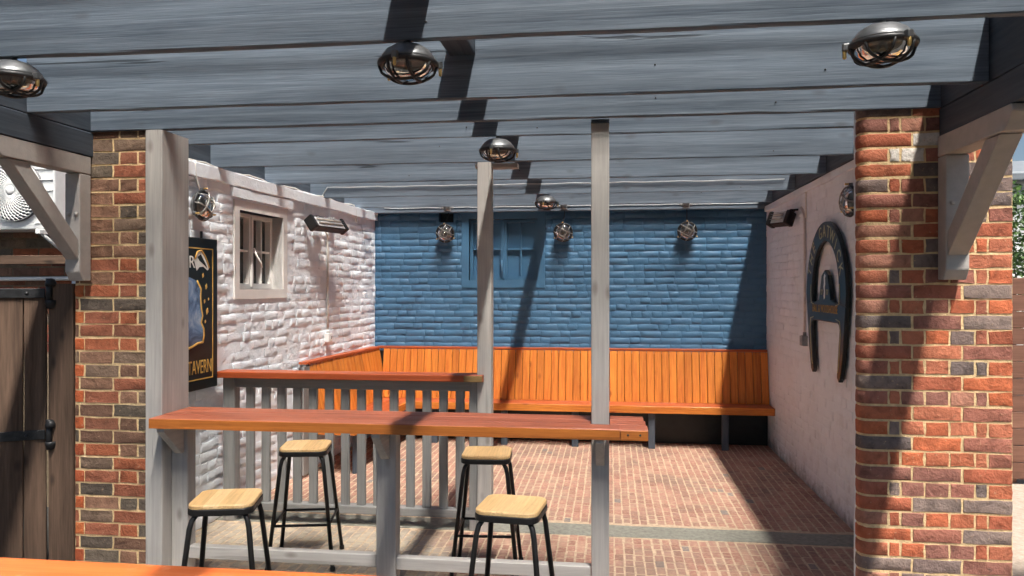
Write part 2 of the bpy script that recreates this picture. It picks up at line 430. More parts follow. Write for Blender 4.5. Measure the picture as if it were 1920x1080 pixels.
def paver_me(seed):
    rnd = random.Random(seed); w, l = PW-.0095, PL-.008; b = .006; V, F = [], []
    j = lambda s=.0015: rnd.uniform(-s, s)
    for (hx, hy, z) in ((w/2, l/2, -.012), (w/2, l/2, -.004), (w/2-b, l/2-b, 0)):
        for sx_, sy_ in ((-1,-1),(1,-1),(1,1),(-1,1)): V.append((sx_*hx+j(), sy_*hy+j(), z+j(.0012)))
    for a in (0, 4):
        for k in range(4): F.append((a+k, a+(k+1) % 4, a+4+(k+1) % 4, a+4+k))
    F.append((8, 9, 10, 11)); return V, F
PVAR = [paver_me(k) for k in range(8)]
PME = [mesh('paver', *p) for p in PVAR]
cells = []
ix = 0; x = FX0+PW/2
while x < FX1:
    off = random.uniform(0, PL*.5); y = FY0+off
    while y < FY1-PL/2:
        if not any(a-PL*.45 < y < b+PL*.45 for a, b in ((5.26, 5.50), (4.14, 4.36))): cells.append((x+random.uniform(-.002, .002), y))
        y += PL
    x += PW
def proj(p):
    c, s = math.cos(R(7.4)), math.sin(R(7.4)); t = -s*p[0]+c*p[1]; r = c*p[0]+s*p[1]
    return 960+1420*r/t, 540-1420*(p[2]-CAMZ)/t, t
def vis_key(c):
    px, py, t = proj((c[0], c[1], 0))
    bad = 0 if (740 < px < 1610 and py < 1075) else 1
    return (bad, t)
cells.sort(key=vis_key)
VV, FF = [], []
for k, (x, y) in enumerate(cells):
    dz = random.uniform(-.002, .002)
    if k < 300: put('paver', PME[k % 8], PAVER, floor, TR(x, y, dz))
    else:
        b = len(VV); v_, f_ = PVAR[k % 8]
        VV += [(a+x, c+y, e+dz) for a, c, e in v_]; FF += [tuple(i+b for i in f) for f in f_]
put('pavers', mesh('pavers', VV, FF), PAVER, floor, kind='stuff')

# ---------------------------------------------------------------- walls
WALLTOP = 2.60
def wall_frame(p0, p1):
    """local x runs from p0 to p1 (to the viewer's right), local y goes into the wall"""
    s = (Vector(p1)-Vector(p0)); L = s.length; s.normalize(); z = Vector((0,0,1)); y = z.cross(s)
    M = Matrix(((s.x, y.x, z.x, p0[0]), (s.y, y.y, z.y, p0[1]), (s.z, y.z, z.z, 0), (0,0,0,1)))
    return M, L
def lay_courses(L, z0, z1, course, rnd, first=0, mode='mixed'):
    out = []; z = z0; row = first
    while z+course <= z1+.02:
        x = -rnd.uniform(0, .1) if mode == 'mixed' else 0
        while x < L:
            w = .2250 if (rnd.random() < .68) else .1125
            if mode == 'english': w = .225 if row % 2 else .1125
            out.append((x+w/2, z+course/2, w, row)); x += w
        z += course; row += 1
    return out
def core_with_holes(L, H, D, holes):
    """slab from y=0 into the wall with rectangular holes (x0,x1,z0,z1)"""
    xs = sorted({0, L, *[h[0] for h in holes], *[h[1] for h in holes]}); zs = sorted({-.1, H, *[h[2] for h in holes], *[h[3] for h in holes]})
    V, F = [], []
    for i in range(len(xs)-1):
        for j in range(len(zs)-1):
            cx, cz = (xs[i]+xs[i+1])/2, (zs[j]+zs[j+1])/2
            if any(h[0] < cx < h[1] and h[2] < cz < h[3] for h in holes): continue
            add_box(V, F, xs[i], xs[i+1], 0, D, zs[j], zs[j+1])
    bm = bmesh.new(); me = mesh('core', V, F); bm.from_mesh(me)
    bmesh.ops.remove_doubles(bm, verts=list(bm.verts), dist=1e-5)
    seen = {}
    for f in list(bm.faces):
        k = tuple(sorted(v.index for v in f.verts)); seen.setdefault(k, []).append(f)
    kill = [f for fs in seen.values() if len(fs) > 1 for f in fs]
    bmesh.ops.delete(bm, geom=kill, context='FACES_ONLY')
    return bm_mesh(bm, 'core')
def brick_wall(root, L, z0, z1, course, mat, holes, seed, depth=.008, rough=.003, skip=None, score=None, bev=.007, gap=.010, nx=4, yj=(-.0025, .0025), edge=.004):
    rnd = random.Random(seed); Mr = WM[root]
    bricks = lay_courses(L, z0, z1, course, rnd)
    var = {w: [brick_me(w-gap, course-gap, depth, nx if w > .2 else max(3, nx-1), 3, rough, bev, seed*100+k, edge) for k in range(8)] for w in (.225, .1125)}
    keep = []
    for (x, z, w, row) in bricks:
        xa, xb = max(x-w/2, .002), min(x+w/2, L-.002)
        hit = False
        for h in holes:
            if h[2]-course*.3 < z < h[3]+course*.3 and xb > h[0] and xa < h[1]:
                if xa < h[0]-.03: xb = h[0]-.003
                elif xb > h[1]+.03: xa = h[1]+.003
                else: hit = True
        if hit or xb-xa < .03: continue
        keep.append(((xa+xb)/2, z, xb-xa, w))
    def sc(b):
        p = Mr @ Vector((b[0], 0, b[1])); px, py, t = proj(p)
        return (1 if (skip and skip(px, py)) else 0, t)
    keep.sort(key=sc); batch = []
    for k, (x, z, wr, w) in enumerate(keep):
        me = rnd.choice(var[w]); M = TR(x, rnd.uniform(*yj), z+rnd.uniform(-.003, .003)) @ Matrix.Rotation(rnd.uniform(-.008, .008), 4, 'Y') @ Matrix.Diagonal((wr/w, 1, rnd.uniform(.94, 1.03), 1))
        if k < 300: put('brick', me, mat, root, M, local=True)
        else: batch.append((me, M))
    if batch: put('bricks', merge(batch), mat, root, local=True, kind='stuff')

# blue back wall ---------------------------------------------------------------
YB = 8.60
Mb, Lb = wall_frame((-2.80, YB, 0), (1.76, YB, 0))
bw = thing('blue_brick_wall', 'blue painted brick wall at the back above the orange bench', 'wall', Mb)
bx = lambda X: X+2.80
BWIN = (bx(-1.615), bx(-.825), 1.80, 2.50)
BHOLE = (bx(-1.97), bx(-1.80), 2.47, 2.58)
put('wall_core', core_with_holes(Lb, 3.2, .2, [BWIN, BHOLE]), BLUEW, bw, local=True)
put('vent_back', box_me(.17, .01, .11, 0), SIGN_SHADE_BLK, bw, TR((BHOLE[0]+BHOLE[1])/2, .1, (BHOLE[2]+BHOLE[3])/2), local=True)
ow = (BWIN[0]-.085, BWIN[1]+.085, BWIN[2]-.085, BWIN[3]+.085)
brick_wall(bw, Lb, .93, 2.62, .0745, BLUEW, [ow, BHOLE], 11, .0055, .0012, skip=lambda px, py: px < 703 or px > 1437 or py < 400, bev=.0022, gap=.0065, yj=(-.001, .0038), edge=.006)
def window(root, win, mat_frame, mat_pane, recess, arch, cols=2, rows=2, sill=False, mull=.05, bar=.018, handle=None):
    x0, x1, z0, z1 = win; cx, cz = (x0+x1)/2, (z0+z1)/2
    V, F = [], []
    a = arch; yf = -.012
    for q in ((x0-a, x0, z0-a, z1+a), (x1, x1+a, z0-a, z1+a), (x0, x1, z1, z1+a), (x0, x1, z0-a, z0)):
        add_box(V, F, q[0], q[1], yf, recess+.03, q[2], q[3])
    w = put('window', mesh('wf', V, F), mat_frame, root, local=True)
    fw = .035
    for side in (0, 1):
        sx0 = x0+.002 if side == 0 else cx+.002; sx1 = cx-.002 if side == 0 else x1-.002
        V, F = [], []
        y0, y1 = recess-.018, recess+.045
        add_box(V, F, sx0, sx0+fw, y0, y1, z0+.002, z1-.002); add_box(V, F, sx1-fw, sx1, y0, y1, z0+.002, z1-.002)
        add_box(V, F, sx0+fw, sx1-fw, y0, y1, z0+.002, z0+.002+fw*1.3); add_box(V, F, sx0+fw, sx1-fw, y0, y1, z1-.002-fw, z1-.002)
        put('casement', mesh('cs', V, F), mat_frame, w, WM[w].copy())
        px0, px1, pz0, pz1 = sx0+fw, sx1-fw, z0+.002+fw*1.3, z1-.002-fw
        pw, ph = (px1-px0)/cols, (pz1-pz0)/rows
        for i in range(cols):
            for j in range(rows):
                put('pane', box_me(pw+.004, .006, ph+.004, 0), mat_pane, w, TR(px0+pw*(i+.5), recess+.036, pz0+ph*(j+.5)), local=True)
        for i in range(1, cols): put('glazing_bar', box_me(bar, .05, pz1-pz0, .003), mat_frame, w, TR(px0+pw*i, recess+.012, (pz0+pz1)/2), local=True)
        for j in range(1, rows): put('glazing_bar', box_me(px1-px0, .046, bar, .003), mat_frame, w, TR((px0+px1)/2, recess+.012, pz0+ph*j), local=True)
    put('meeting_bead', box_me(.022, .02, z1-z0-.04, .004), mat_frame, w, TR(cx, recess-.02, cz), local=True)
    return w
put('window_backing', box_me(.85, .02, .75, 0), SIGN_SHADE_BLK, bw, TR((BWIN[0]+BWIN[1])/2, .215, 2.15), local=True)
wb = window(bw, BWIN, BLUEJ, BLUEJ, .07, .085)
put('window_stay', tube_me([(0, 0, 0), (0, -.01, -.12), (.012, -.012, -.14)], .007, 6), BLUEJ, wb, TR(bx(-1.22)-.018, .03, 2.03), local=True)

# left white wall (slightly splayed) --------------------------------------------
Ml, Ll = wall_frame((-2.942, 4.10, 0), (-2.737, YB, 0))
lw = thing('white_brick_wall', 'rough white painted brick wall with a small multi-pane window', 'wall', Ml)
LWIN = (5.58-4.10, 6.30-4.10, 1.70, 2.32)
put('wall_core', core_with_holes(Ll, 2.58, .22, [LWIN]), WHITEL, lw, local=True)
low = (LWIN[0]-.075, LWIN[1]+.085, LWIN[2]-.085, LWIN[3]+.085)
brick_wall(lw, Ll, .0, 2.50, .0757, WHITEL, [low], 23, .006, .0022, skip=lambda px, py: px < 358 or (px > 580 and py > 690), bev=.003, gap=.008, nx=5, yj=(-.003, .006), edge=.006)
wl = window(lw, LWIN, WHITEJ, PANE, .11, .075)
put('window_latch', tube_me([(0, 0, .06), (0, -.02, 0), (.02, -.05, -.06), (.03, -.05, -.1)], .008, 6), WHITEJ, wl, TR((LWIN[0]+LWIN[1])/2+.01, .07, 1.98), local=True)
put('lintel', plank_me(1.0, .03, .075, .004, 10, .003, 5), WHITEL, lw, TR((LWIN[0]+LWIN[1])/2+.02, -.012, LWIN[3]+.125), local=True)
put('wall_plate', plank_me(Ll, .05, .10, .006, 40, .006, 9), WHITEL, lw, TR(Ll/2, -.006, 2.545), local=True)
put('window_reveal_dark', box_me(.9, .02, .8, 0), SIGN_SHADE_BLK, lw, TR((LWIN[0]+LWIN[1])/2, .235, 2.0), local=True)

# right white wall ----------------------------------------------------------------
XR = 1.70
Mr_, Lr = wall_frame((XR, YB, 0), (XR, 4.06, 0))
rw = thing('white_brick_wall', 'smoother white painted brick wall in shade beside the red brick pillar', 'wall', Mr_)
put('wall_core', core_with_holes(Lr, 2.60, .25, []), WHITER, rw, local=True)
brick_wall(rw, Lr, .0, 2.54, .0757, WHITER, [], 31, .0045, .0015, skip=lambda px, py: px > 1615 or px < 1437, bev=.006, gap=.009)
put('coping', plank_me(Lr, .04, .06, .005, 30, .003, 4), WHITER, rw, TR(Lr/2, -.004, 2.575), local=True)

# brick pillars --------------------------------------------------------------------
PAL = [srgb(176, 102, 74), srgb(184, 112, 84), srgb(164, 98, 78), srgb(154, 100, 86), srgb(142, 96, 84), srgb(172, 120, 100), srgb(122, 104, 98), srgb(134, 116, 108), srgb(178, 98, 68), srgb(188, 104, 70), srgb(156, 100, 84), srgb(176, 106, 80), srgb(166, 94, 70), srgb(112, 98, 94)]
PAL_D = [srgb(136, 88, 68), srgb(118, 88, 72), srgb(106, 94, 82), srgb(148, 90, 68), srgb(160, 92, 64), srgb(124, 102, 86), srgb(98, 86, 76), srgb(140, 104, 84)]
ORANGE = [srgb(178, 92, 56), srgb(188, 104, 62), srgb(166, 84, 54)]
def pillar(name, label, x0, x1, yf, depth, ztop, rows, course, seed, pal, back=None, bull=False):
    Mp = TR(x0, yf, 0); W = x1-x0; rnd = random.Random(seed)
    p = thing(name, label, 'pillar', Mp)
    V, F = [], []; add_box(V, F, .03 if bull else .004, W-.004, .0006, depth, -.1, ztop)
    if bull:
        r = .050; pr = [(W-.004, .0006)]+[(.003+r-r*math.sin(math.pi/2*q/8), .0006+r-r*math.cos(math.pi/2*q/8)) for q in range(9)]+[(.003, depth*.6), (.03, depth*.62), (.03, depth), (W-.004, depth)]
        n_ = len(pr); V = [(a, b, zz) for zz in (-.1, ztop) for a, b in pr]
        F = [((k+1) % n_, k, n_+k, n_+(k+1) % n_) for k in range(n_)]+[tuple(range(n_)), tuple(reversed(range(n_, 2*n_)))]
    put('mortar_core', mesh('pc', V, F), MORTAR, p, local=True)
    cache = {}
    z = 0; row = 0
    while z < ztop-.02:
        seq = rows[row % len(rows)]; x = 0
        for k, (w, tone) in enumerate(seq):
            ww = w if x+w < W-.004 else W-x
            if ww < .02: break
            jw = rnd.uniform(-.004, .004) if k < len(seq)-1 else 0
            key = (round(w, 3), rnd.randrange(4))
            gp = .0115
            if key not in cache: cache[key] = brick_me(w-gp, course-gp, .003, 4 if w > .15 else 3, 3, .0014, .003, seed*31+len(cache), .004)
            h = min(course, ztop-z)
            if h > .03:
                c = rnd.choice(ORANGE if tone == 'o' else pal)
                if bull and row in (31, 32) and k in (1, 2): c = srgb(214, 206, 198)
                me = cache[key]
                Mx = TR(x+ww/2, rnd.uniform(-.002, .0004), z+h/2+rnd.uniform(-.002, .002)) @ Matrix.Rotation(rnd.uniform(-.01, .01), 4, 'Y') @ Matrix.Diagonal((ww/w, 1, h/course, 1))
                if bull and k == 0:
                    # rounded (bullnose) corner brick that turns into the return
                    prof = [(ww-.006, -.004)]; r = .052
                    for q in range(7):
                        a = math.pi/2*q/6; prof.append((r-r*math.sin(a), -.004+r-r*math.cos(a)))
                    prof.append((0, depth*.62)); hh = (course-gp)/2; V, F = [], []
                    n = len(prof)
                    for zz, inn in ((-hh, .004), (-hh+.006, 0), (0, -.002), (hh-.006, 0), (hh, .004)):
                        for (a, b) in prof: V.append((a+inn*.7+rnd.uniform(-.0012, .0012), b+inn*.7+rnd.uniform(-.0015, .0015), zz))
                    for u in range(4):
                        for v in range(n-1): F.append((u*n+v+1, u*n+v, (u+1)*n+v, (u+1)*n+v+1))
                    for u in (0, 4):
                        b0 = len(V); V += [(ww-.006, .02, -hh if u == 0 else hh), (.03, depth*.62, -hh if u == 0 else hh)]
                        ring = list(range(u*n, u*n+n)); F.append(tuple(ring+[b0+1, b0]) if u == 0 else tuple(reversed(ring+[b0+1, b0])))
                    bme = mesh('bull', V, F, True)
                    put('brick', bme, CLAY, p, TR(x, rnd.uniform(-.003, .003), z+h/2), color=c, local=True)
                else:
                    put('brick', me, CLAY, p, Mx, color=c, local=True)
            x += w
        z += course; row += 1
    # return faces on the outer side
    return p
rp = pillar('brick_pillar', 'sunlit red brick pillar with a rounded corner on the right', 1.235, 1.945, 3.97, .115, 2.66,
    [[(.245, 'n'), (.2325, 'n'), (.2325, 'n')], [(.135, 'n'), (.056, 'n'), (.112, 'n'), (.115, 'n'), (.118, 'n'), (.058, 'n'), (.116, 'n')]], .0752, 5, PAL, bull=True)
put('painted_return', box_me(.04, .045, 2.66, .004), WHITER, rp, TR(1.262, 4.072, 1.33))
V, F = [], []; add_box(V, F, 1.90, 1.938, 3.98, 4.30, -.1, 2.62)
put('pillar_return', mesh('pr', V, F), MORTAR, rp)
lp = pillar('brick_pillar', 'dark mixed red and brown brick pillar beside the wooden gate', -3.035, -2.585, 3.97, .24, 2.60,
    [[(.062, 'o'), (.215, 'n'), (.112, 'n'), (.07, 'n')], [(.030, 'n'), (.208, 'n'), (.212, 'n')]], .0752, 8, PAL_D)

# ---------------------------------------------------------------- pergola
pg = thing('pergola', 'slate grey timber pergola of deep joists over the seating area', 'pergola', TR(0, 4, 0))
JB, JT = 2.596, 2.846
JY = [1.86, 2.626, 3.475, 3.947, 4.364, 5.24, 6.12, 7.11, 8.07]
XL, XRb = -2.92, 1.605
JH = [.25, .25, .28, .14, .118, .195, .162, .156, .135]
for k, y in enumerate(JY):
    JT = JB+JH[k]
    xr = XRb if y < 4.1 else 1.655
    L = xr-XL
    j = put('joist', plank_me(L, .042 if k < 4 else .029, JT-JB, .004, 26, .0028, k+1), SLATE, pg, TR((xr+XL)/2, y+.021, (JT+JB)/2) @ Matrix.Rotation(random.uniform(-.0012, .0012), 4, 'Y'))
    rnd = random.Random(k+50)
    for _ in range(5):      # nail and bolt heads, plugs
        if rnd.random() < .7:
            xx = rnd.uniform(-1.9, 1.9); zz = rnd.uniform(-.09, .06)
            put('screw_head', lathe_me([(.005, 0), (.004, .002), (.001, .003)], 8), RIM, j, TR((xr+XL)/2+xx, y-.0015, (JT+JB)/2+zz) @ Matrix.Rotation(R(90), 4, 'X'))
put('ledger', plank_me(1.66-XL, .06, .25, .004, 26, .002, 77), SLATE, pg, TR((1.66+XL)/2, YB-.045, 2.585+.125))
put('ledger_lip', plank_me(1.66-XL, .03, .028, .003, 20, .001, 78), SLATE, pg, TR((1.66+XL)/2, YB-.09, 2.589))
RZ = Matrix.Rotation(R(90), 4, 'Z')
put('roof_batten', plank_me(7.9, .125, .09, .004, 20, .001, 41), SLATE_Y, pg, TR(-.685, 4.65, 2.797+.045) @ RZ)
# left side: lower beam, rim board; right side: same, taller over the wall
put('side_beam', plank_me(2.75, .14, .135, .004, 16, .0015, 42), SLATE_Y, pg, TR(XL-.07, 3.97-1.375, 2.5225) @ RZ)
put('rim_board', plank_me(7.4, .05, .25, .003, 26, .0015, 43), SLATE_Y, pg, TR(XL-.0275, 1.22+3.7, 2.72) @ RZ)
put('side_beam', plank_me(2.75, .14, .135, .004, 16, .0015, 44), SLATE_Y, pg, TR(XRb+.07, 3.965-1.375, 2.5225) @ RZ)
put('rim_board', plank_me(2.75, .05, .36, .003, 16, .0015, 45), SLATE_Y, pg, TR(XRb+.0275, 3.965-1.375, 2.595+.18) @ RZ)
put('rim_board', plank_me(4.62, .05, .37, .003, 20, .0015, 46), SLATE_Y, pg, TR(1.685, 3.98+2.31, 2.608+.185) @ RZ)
RY90 = Matrix.Rotation(R(-90), 4, 'Y')
V, F = [], []; n_ = 470
for k in range(n_+1):
    y_ = 1.55+7.0*k/n_; z_ = 2.905+.006*math.sin(k*math.pi/4)
    V += [(-2.98, y_, z_), (1.64, y_, z_)]
    if k: F.append((2*k-2, 2*k-1, 2*k+1, 2*k))
put('roof_sheet', mesh('rs', V, F, True), M_glass('clear_roof_sheet', (.995, .995, .995), -.02), pg)
def vpost(name, x, y, z0, z1, w, d, mat, parent, seed=0):
    return put(name, plank_me(z1-z0, w, d, .005, 14, .0012, seed), mat, parent, TR(x, y, (z0+z1)/2) @ RY90 @ Matrix.Rotation(R(90), 4, 'X'))
vpost('post', -2.528, 4.07, -.02, JB-.003, .10, .275, GREY, pg, 51)
vpost('post', -.053, 4.047, 0, JB-.003, .094, .094, GREY, pg, 52)
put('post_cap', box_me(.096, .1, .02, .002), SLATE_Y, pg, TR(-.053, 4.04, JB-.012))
p2 = vpost('post', -.877, 5.29, 0, JB-.003, .10, .10, GREY, pg, 53)
put('post_head', plank_me(.30, .1, .03, .003, 4, .001, 54), GREY, pg, TR(-.80, 5.34, JB-.02))
# knee brackets carrying the side beams off the pillars
def knee(x0, x1, sgn, seed):
    xc, w = (x0+x1)/2, x1-x0
    # outline in (y,z), extruded in x
    def prism(poly, xa, xb):
        n = len(poly); V = [(xa, y, z) for y, z in poly]+[(xb, y, z) for y, z in poly]
        bm = bmesh.new(); vs_ = [bm.verts.new(v) for v in V]
        bm.faces.new(vs_[:n]); bm.faces.new(list(reversed(vs_[n:])))
        for i in range(n): bm.faces.new((vs_[i], vs_[n+i], vs_[n+(i+1) % n], vs_[(i+1) % n]))
        bmesh.ops.recalc_face_normals(bm, faces=list(bm.faces))
        bmesh.ops.bevel(bm, geom=list(bm.edges), offset=.004, segments=1, affect='EDGES')
        return bm_mesh(bm, 'kn')
    yw = 3.955
    b = put('bracket', prism([(yw, 2.452), (3.27, 2.452), (3.255, 2.42), (3.32, 2.352), (yw, 2.352)], x0, x1), GREYB, pg)
    put('upright', prism([(yw, 2.349), (yw-.092, 2.349), (yw-.092, 1.80), (yw-.06, 1.75), (yw, 1.75)], x0+.001, x1-.001), GREYB, b)
    put('brace', prism([(3.37, 2.349), (3.50, 2.349), (yw-.094, 1.98), (yw-.094, 1.865)], x0+.008, x1-.008), GREYB, b)
    for dx in (-.024, .024):
        for z in (1.885, 2.12):
            put('bolt', lathe_me([(.013, 0), (.012, .006), (.007, .010), (.001, .011)], 10), GREYB, b, TR(xc+dx, yw-.0925, z) @ Matrix.Rotation(R(90), 4, 'X'))
GREYB = M_plain('bracket_grey_paint', srgb(172, 166, 161), .6, 0, .08, 20, .25)
knee(-3.015, -2.922, 1, 1); knee(1.592, 1.70, -1, 2)

# ---------------------------------------------------------------- bar counter
CZ = 1.005
bc = thing('bar_counter', 'long red-brown timber bar counter on grey posts with stools around it', 'counter', TR(-1.13, 4.0, 0))
cx0, cx1 = -2.475, .187
for k, (ya, yb) in enumerate(((3.81, 3.945), (3.949, 4.078), (4.082, 4.212))):
    xa, xb = cx0, cx1-(0 if k == 0 else (.006 if k == 1 else .012))
    if k == 0:
        put('top_plank', plank_me(cx1-.14-xa, yb-ya, .054, .003, 20, .0012, 61), COUNTER, bc, TR((xa+cx1-.14)/2, (ya+yb)/2, CZ-.027))
        put('edge_strip', plank_me(cx1-.142-xa, .006, .051, .001, 20, .0004, 66), EDGEW, bc, TR((xa+cx1-.14)/2, ya-.0015, CZ-.0285))
        eb = put('end_block', plank_me(.138, yb-ya, .053, .003, 4, .001, 62), COUNTER, bc, TR(cx1-.07, (ya+yb)/2, CZ-.0275))
        put('end_patch', box_me(.135, .012, .050, .002), EDGEW, bc, TR(cx1-.0695, ya-.0045, CZ-.0285))
        for dx in (-.03, .03): put('screw', lathe_me([(.006, 0), (.005, .002), (.001, .003)], 8), RIM, bc, TR(cx1-.07+dx, ya-.0105, CZ-.025) @ Matrix.Rotation(R(90), 4, 'X'))
    else:
        # planks are cut round the tall post
        for (a, b) in ((xa, -.103), (-.003, xb)):
            put('top_plank', plank_me(b-a, yb-ya, .054, .003, 14, .0012, 63+k), COUNTER, bc, TR((a+b)/2, (ya+yb)/2, CZ-.027))
put('bearer', box_me(2.3, .06, .05, .003), GREY_DK, bc, TR(-1.27, 4.13, CZ-.08))
vpost('leg', -2.427, 4.066, 0, CZ-.056, .098, .09, GREY, bc, 71)
vpost('leg', -1.217, 4.062, 0, CZ-.056, .112, .09, GREY, bc, 72)
def gusset(x):
    me = extrude_me([(0, 0), (0, -.17), (.02, -.17), (.19, -.02), (.19, 0)], .045, .002)
    put('gusset', me, GREY, bc, TR(x+.0225, 4.016, CZ-.056) @ Matrix.Rotation(R(-90), 4, 'Z') @ TR(0, 0, 0))
for x in (-2.42, -1.217, -.053): gusset(x)
put('foot_rail', plank_me(1.095, .055, .068, .004, 8, .001, 73), GREY, bc, TR((-2.376-1.275)/2, 4.055, .21))
put('foot_rail', plank_me(1.055, .055, .068, .004, 8, .001, 74), GREY, bc, TR((-1.159-.102)/2, 4.045, .205))

# near counter whose far edge crosses the bottom left corner
nc = thing('bar_counter', 'orange stained counter top at the bottom left corner in front', 'counter', TR(-1.4, 1.6, 0))
for k, (ya, yb) in enumerate(((1.55, 1.672), (1.675, 1.797))):
    put('top_plank', plank_me(2.3, yb-ya, .05, .003, 16, .0012, 81+k), NEARTOP, nc, TR(-1.42, (ya+yb)/2, CZ-.025))
for x in (-2.4, -.5): vpost('leg', x, 1.65, 0, CZ-.051, .1, .1, GREY, nc, 85)

# ---------------------------------------------------------------- balustrade
bl = thing('balustrade', 'grey slatted balustrade with a red-brown cap behind the bar', 'railing', TR(-1.8, 5.3, 0))
bx0, bx1 = -2.85, -.88
put('cap_rail', plank_me(1.97, .17, .046, .004, 14, .001, 91), PINE_CAP, bl, TR(-1.865, 5.30-.02, 1.10-.023))
put('cap_end', box_me(.13, .012, .043, .002), ENDBLOCK, bl, TR(-.948, 5.19, 1.10-.0235))
put('top_rail', plank_me(1.86, .045, .075, .003, 10, .001, 92), GREY_DK, bl, TR(-1.862, 5.30, 1.015))
put('bottom_rail', plank_me(1.86, .09, .055, .003, 10, .001, 93), GREY_DK, bl, TR(-1.862, 5.30, .112))
vpost('end_post', -2.785, 5.30, 0, 1.052, .09, .09, GREY_DK, bl, 94)
vpost('end_post', -.958, 5.30, 0, 1.052, .06, .09, GREY_DK, bl, 95)
n = 14
for k in range(n):
    x = -2.635+k*(1.575/(n-1))
    vpost('baluster', x, 5.30, .141, .976, .062, .035, GREY_DK, bl, 96+k % 4)

# ---------------------------------------------------------------- corner bench
cb = thing('corner_bench', 'orange stained pine corner bench with boarded back along two walls', 'bench', TR(-.5, 8.4, 0))
SZ = .46; BT = 1.01
lean = math.atan2(.10, BT-SZ)
bwid = .081
x = -2.60; k = 0
BM = [plank_me((BT-SZ)/math.cos(lean), .0765, .016, .004, 6, .0006, 200+q) for q in range(6)]
while x < 1.665:
    Mx = TR(x+bwid/2, 8.455, (SZ+BT)/2) @ Matrix.Rotation(-lean, 4, 'X') @ RY90 @ Matrix.Rotation(R(90), 4, 'X')
    put('back_board', BM[k % 6], PINE, cb, Mx); x += bwid; k += 1
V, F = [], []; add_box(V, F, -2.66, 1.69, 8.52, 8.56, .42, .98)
put('back_batten', mesh('bb', V, F), SIGN_SHADE_BLK, cb)
put('back_cap', plank_me(4.37, .085, .024, .003, 20, .0008, 210), PINE_CAP, cb, TR(-.497, 8.535, BT+.016))
put('seat_plank', plank_me(4.30, .225, .04, .004, 20, .001, 211), PINE_CAP, cb, TR(-.46, 8.26, SZ-.02))
put('seat_plank', plank_me(4.30, .12, .04, .004, 20, .001, 212), PINE_CAP, cb, TR(-.46, 8.436, SZ-.0205))
put('seat_front', plank_me(4.04, .022, .075, .003, 20, .001, 213), PINE, cb, TR(-.33, 8.135, SZ-.038))
for xx in (-1.93, -1.15, -.378, .436, 1.2):
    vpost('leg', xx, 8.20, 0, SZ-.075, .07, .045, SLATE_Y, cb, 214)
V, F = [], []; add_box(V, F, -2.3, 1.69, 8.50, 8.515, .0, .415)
put('under_bench_shade', mesh('kb', V, F), SIGN_SHADE_BLK, cb)  # black panel added to stand for the deep shade under the seat
# left arm along the white wall
def lwx(Y): return -2.942+(Y-4.10)*.205/4.5
ang = math.atan2(.205, 4.5)
RL = Matrix.Rotation(-ang, 4, 'Z')
Y0, Y1 = 6.62, 8.44
k = 0; y = Y0+.02
BM2 = [plank_me((BT-SZ)/math.cos(lean), .0765, .016, .004, 6, .0006, 220+q) for q in range(4)]
while y < Y1:
    Mx = TR(lwx(y)+.135, y+bwid/2, (SZ+BT)/2) @ RL @ RZ @ Matrix.Rotation(-lean, 4, 'X') @ RY90 @ Matrix.Rotation(R(90), 4, 'X')
    put('back_board', BM2[k % 4], PINE, cb, Mx); y += bwid; k += 1
put('back_cap', plank_me(1.90, .085, .024, .003, 12, .0008, 225), PINE_CAP, cb, TR(lwx(7.53)+.058, 7.53, BT+.0155) @ RL @ RZ)
put('seat_plank', plank_me(1.50, .22, .04, .004, 12, .001, 226), PINE_CAP, cb, TR(lwx(7.38)+.42, 7.38, SZ-.0205) @ RL @ RZ)
put('seat_plank', plank_me(1.50, .16, .04, .004, 12, .001, 227), PINE_CAP, cb, TR(lwx(7.38)+.228, 7.38, SZ-.021) @ RL @ RZ)
put('seat_front', plank_me(1.50, .022, .075, .003, 12, .001, 228), PINE, cb, TR(lwx(7.37)+.543, 7.37, SZ-.038) @ RL @ RZ)
put('seat_end', plank_me(.40, .022, .085, .003, 4, .001, 229), PINE, cb, TR(lwx(6.62)+.345, 6.615, SZ-.043))
put('end_panel', plank_me(.98, .17, .022, .003, 4, .001, 230), GREY_DK, cb, TR(lwx(6.6)+.085, 6.598, .51) @ RY90 @ Matrix.Rotation(R(0), 4, 'X'))
vpost('leg', lwx(6.7)+.50, 6.75, 0, SZ-.08, .07, .045, SLATE_Y, cb, 231)
vpost('leg', lwx(7.4)+.50, 7.45, 0, SZ-.08, .07, .045, SLATE_Y, cb, 232)

# ---------------------------------------------------------------- stools
def rrect(w, r, n=6):
    pts = []
    for cx_, cy_, a0 in ((w/2-r, w/2-r, 0), (-w/2+r, w/2-r, 90), (-w/2+r, -w/2+r, 180), (w/2-r, -w/2+r, 270)):
        for k in range(n+1):
            a = R(a0+90*k/n); pts.append((cx_+r*math.cos(a), cy_+r*math.sin(a)))
    return pts
def slab(layers):
    V, F = [], []; n = None
    for (w, r, z) in layers:
        p = rrect(w, r); n = len(p); V += [(x, y, z) for x, y in p]
    for i in range(len(layers)-1):
        for k in range(n): F.append((i*n+k, i*n+(k+1) % n, (i+1)*n+(k+1) % n, (i+1)*n+k))
    F.append(tuple(reversed(range(n)))); F.append(tuple(range((len(layers)-1)*n, len(layers)*n)))
    return mesh('slab', V, F)
SH = .73
SEAT = slab([(.281, .05, SH-.021), (.287, .053, SH-.018), (.287, .053, SH-.006), (.281, .05, SH-.001), (.270, .046, SH)])
RIMM = slab([(.285, .052, SH-.05), (.293, .056, SH-.046), (.293, .056, SH-.024), (.285, .052, SH-.0205)])
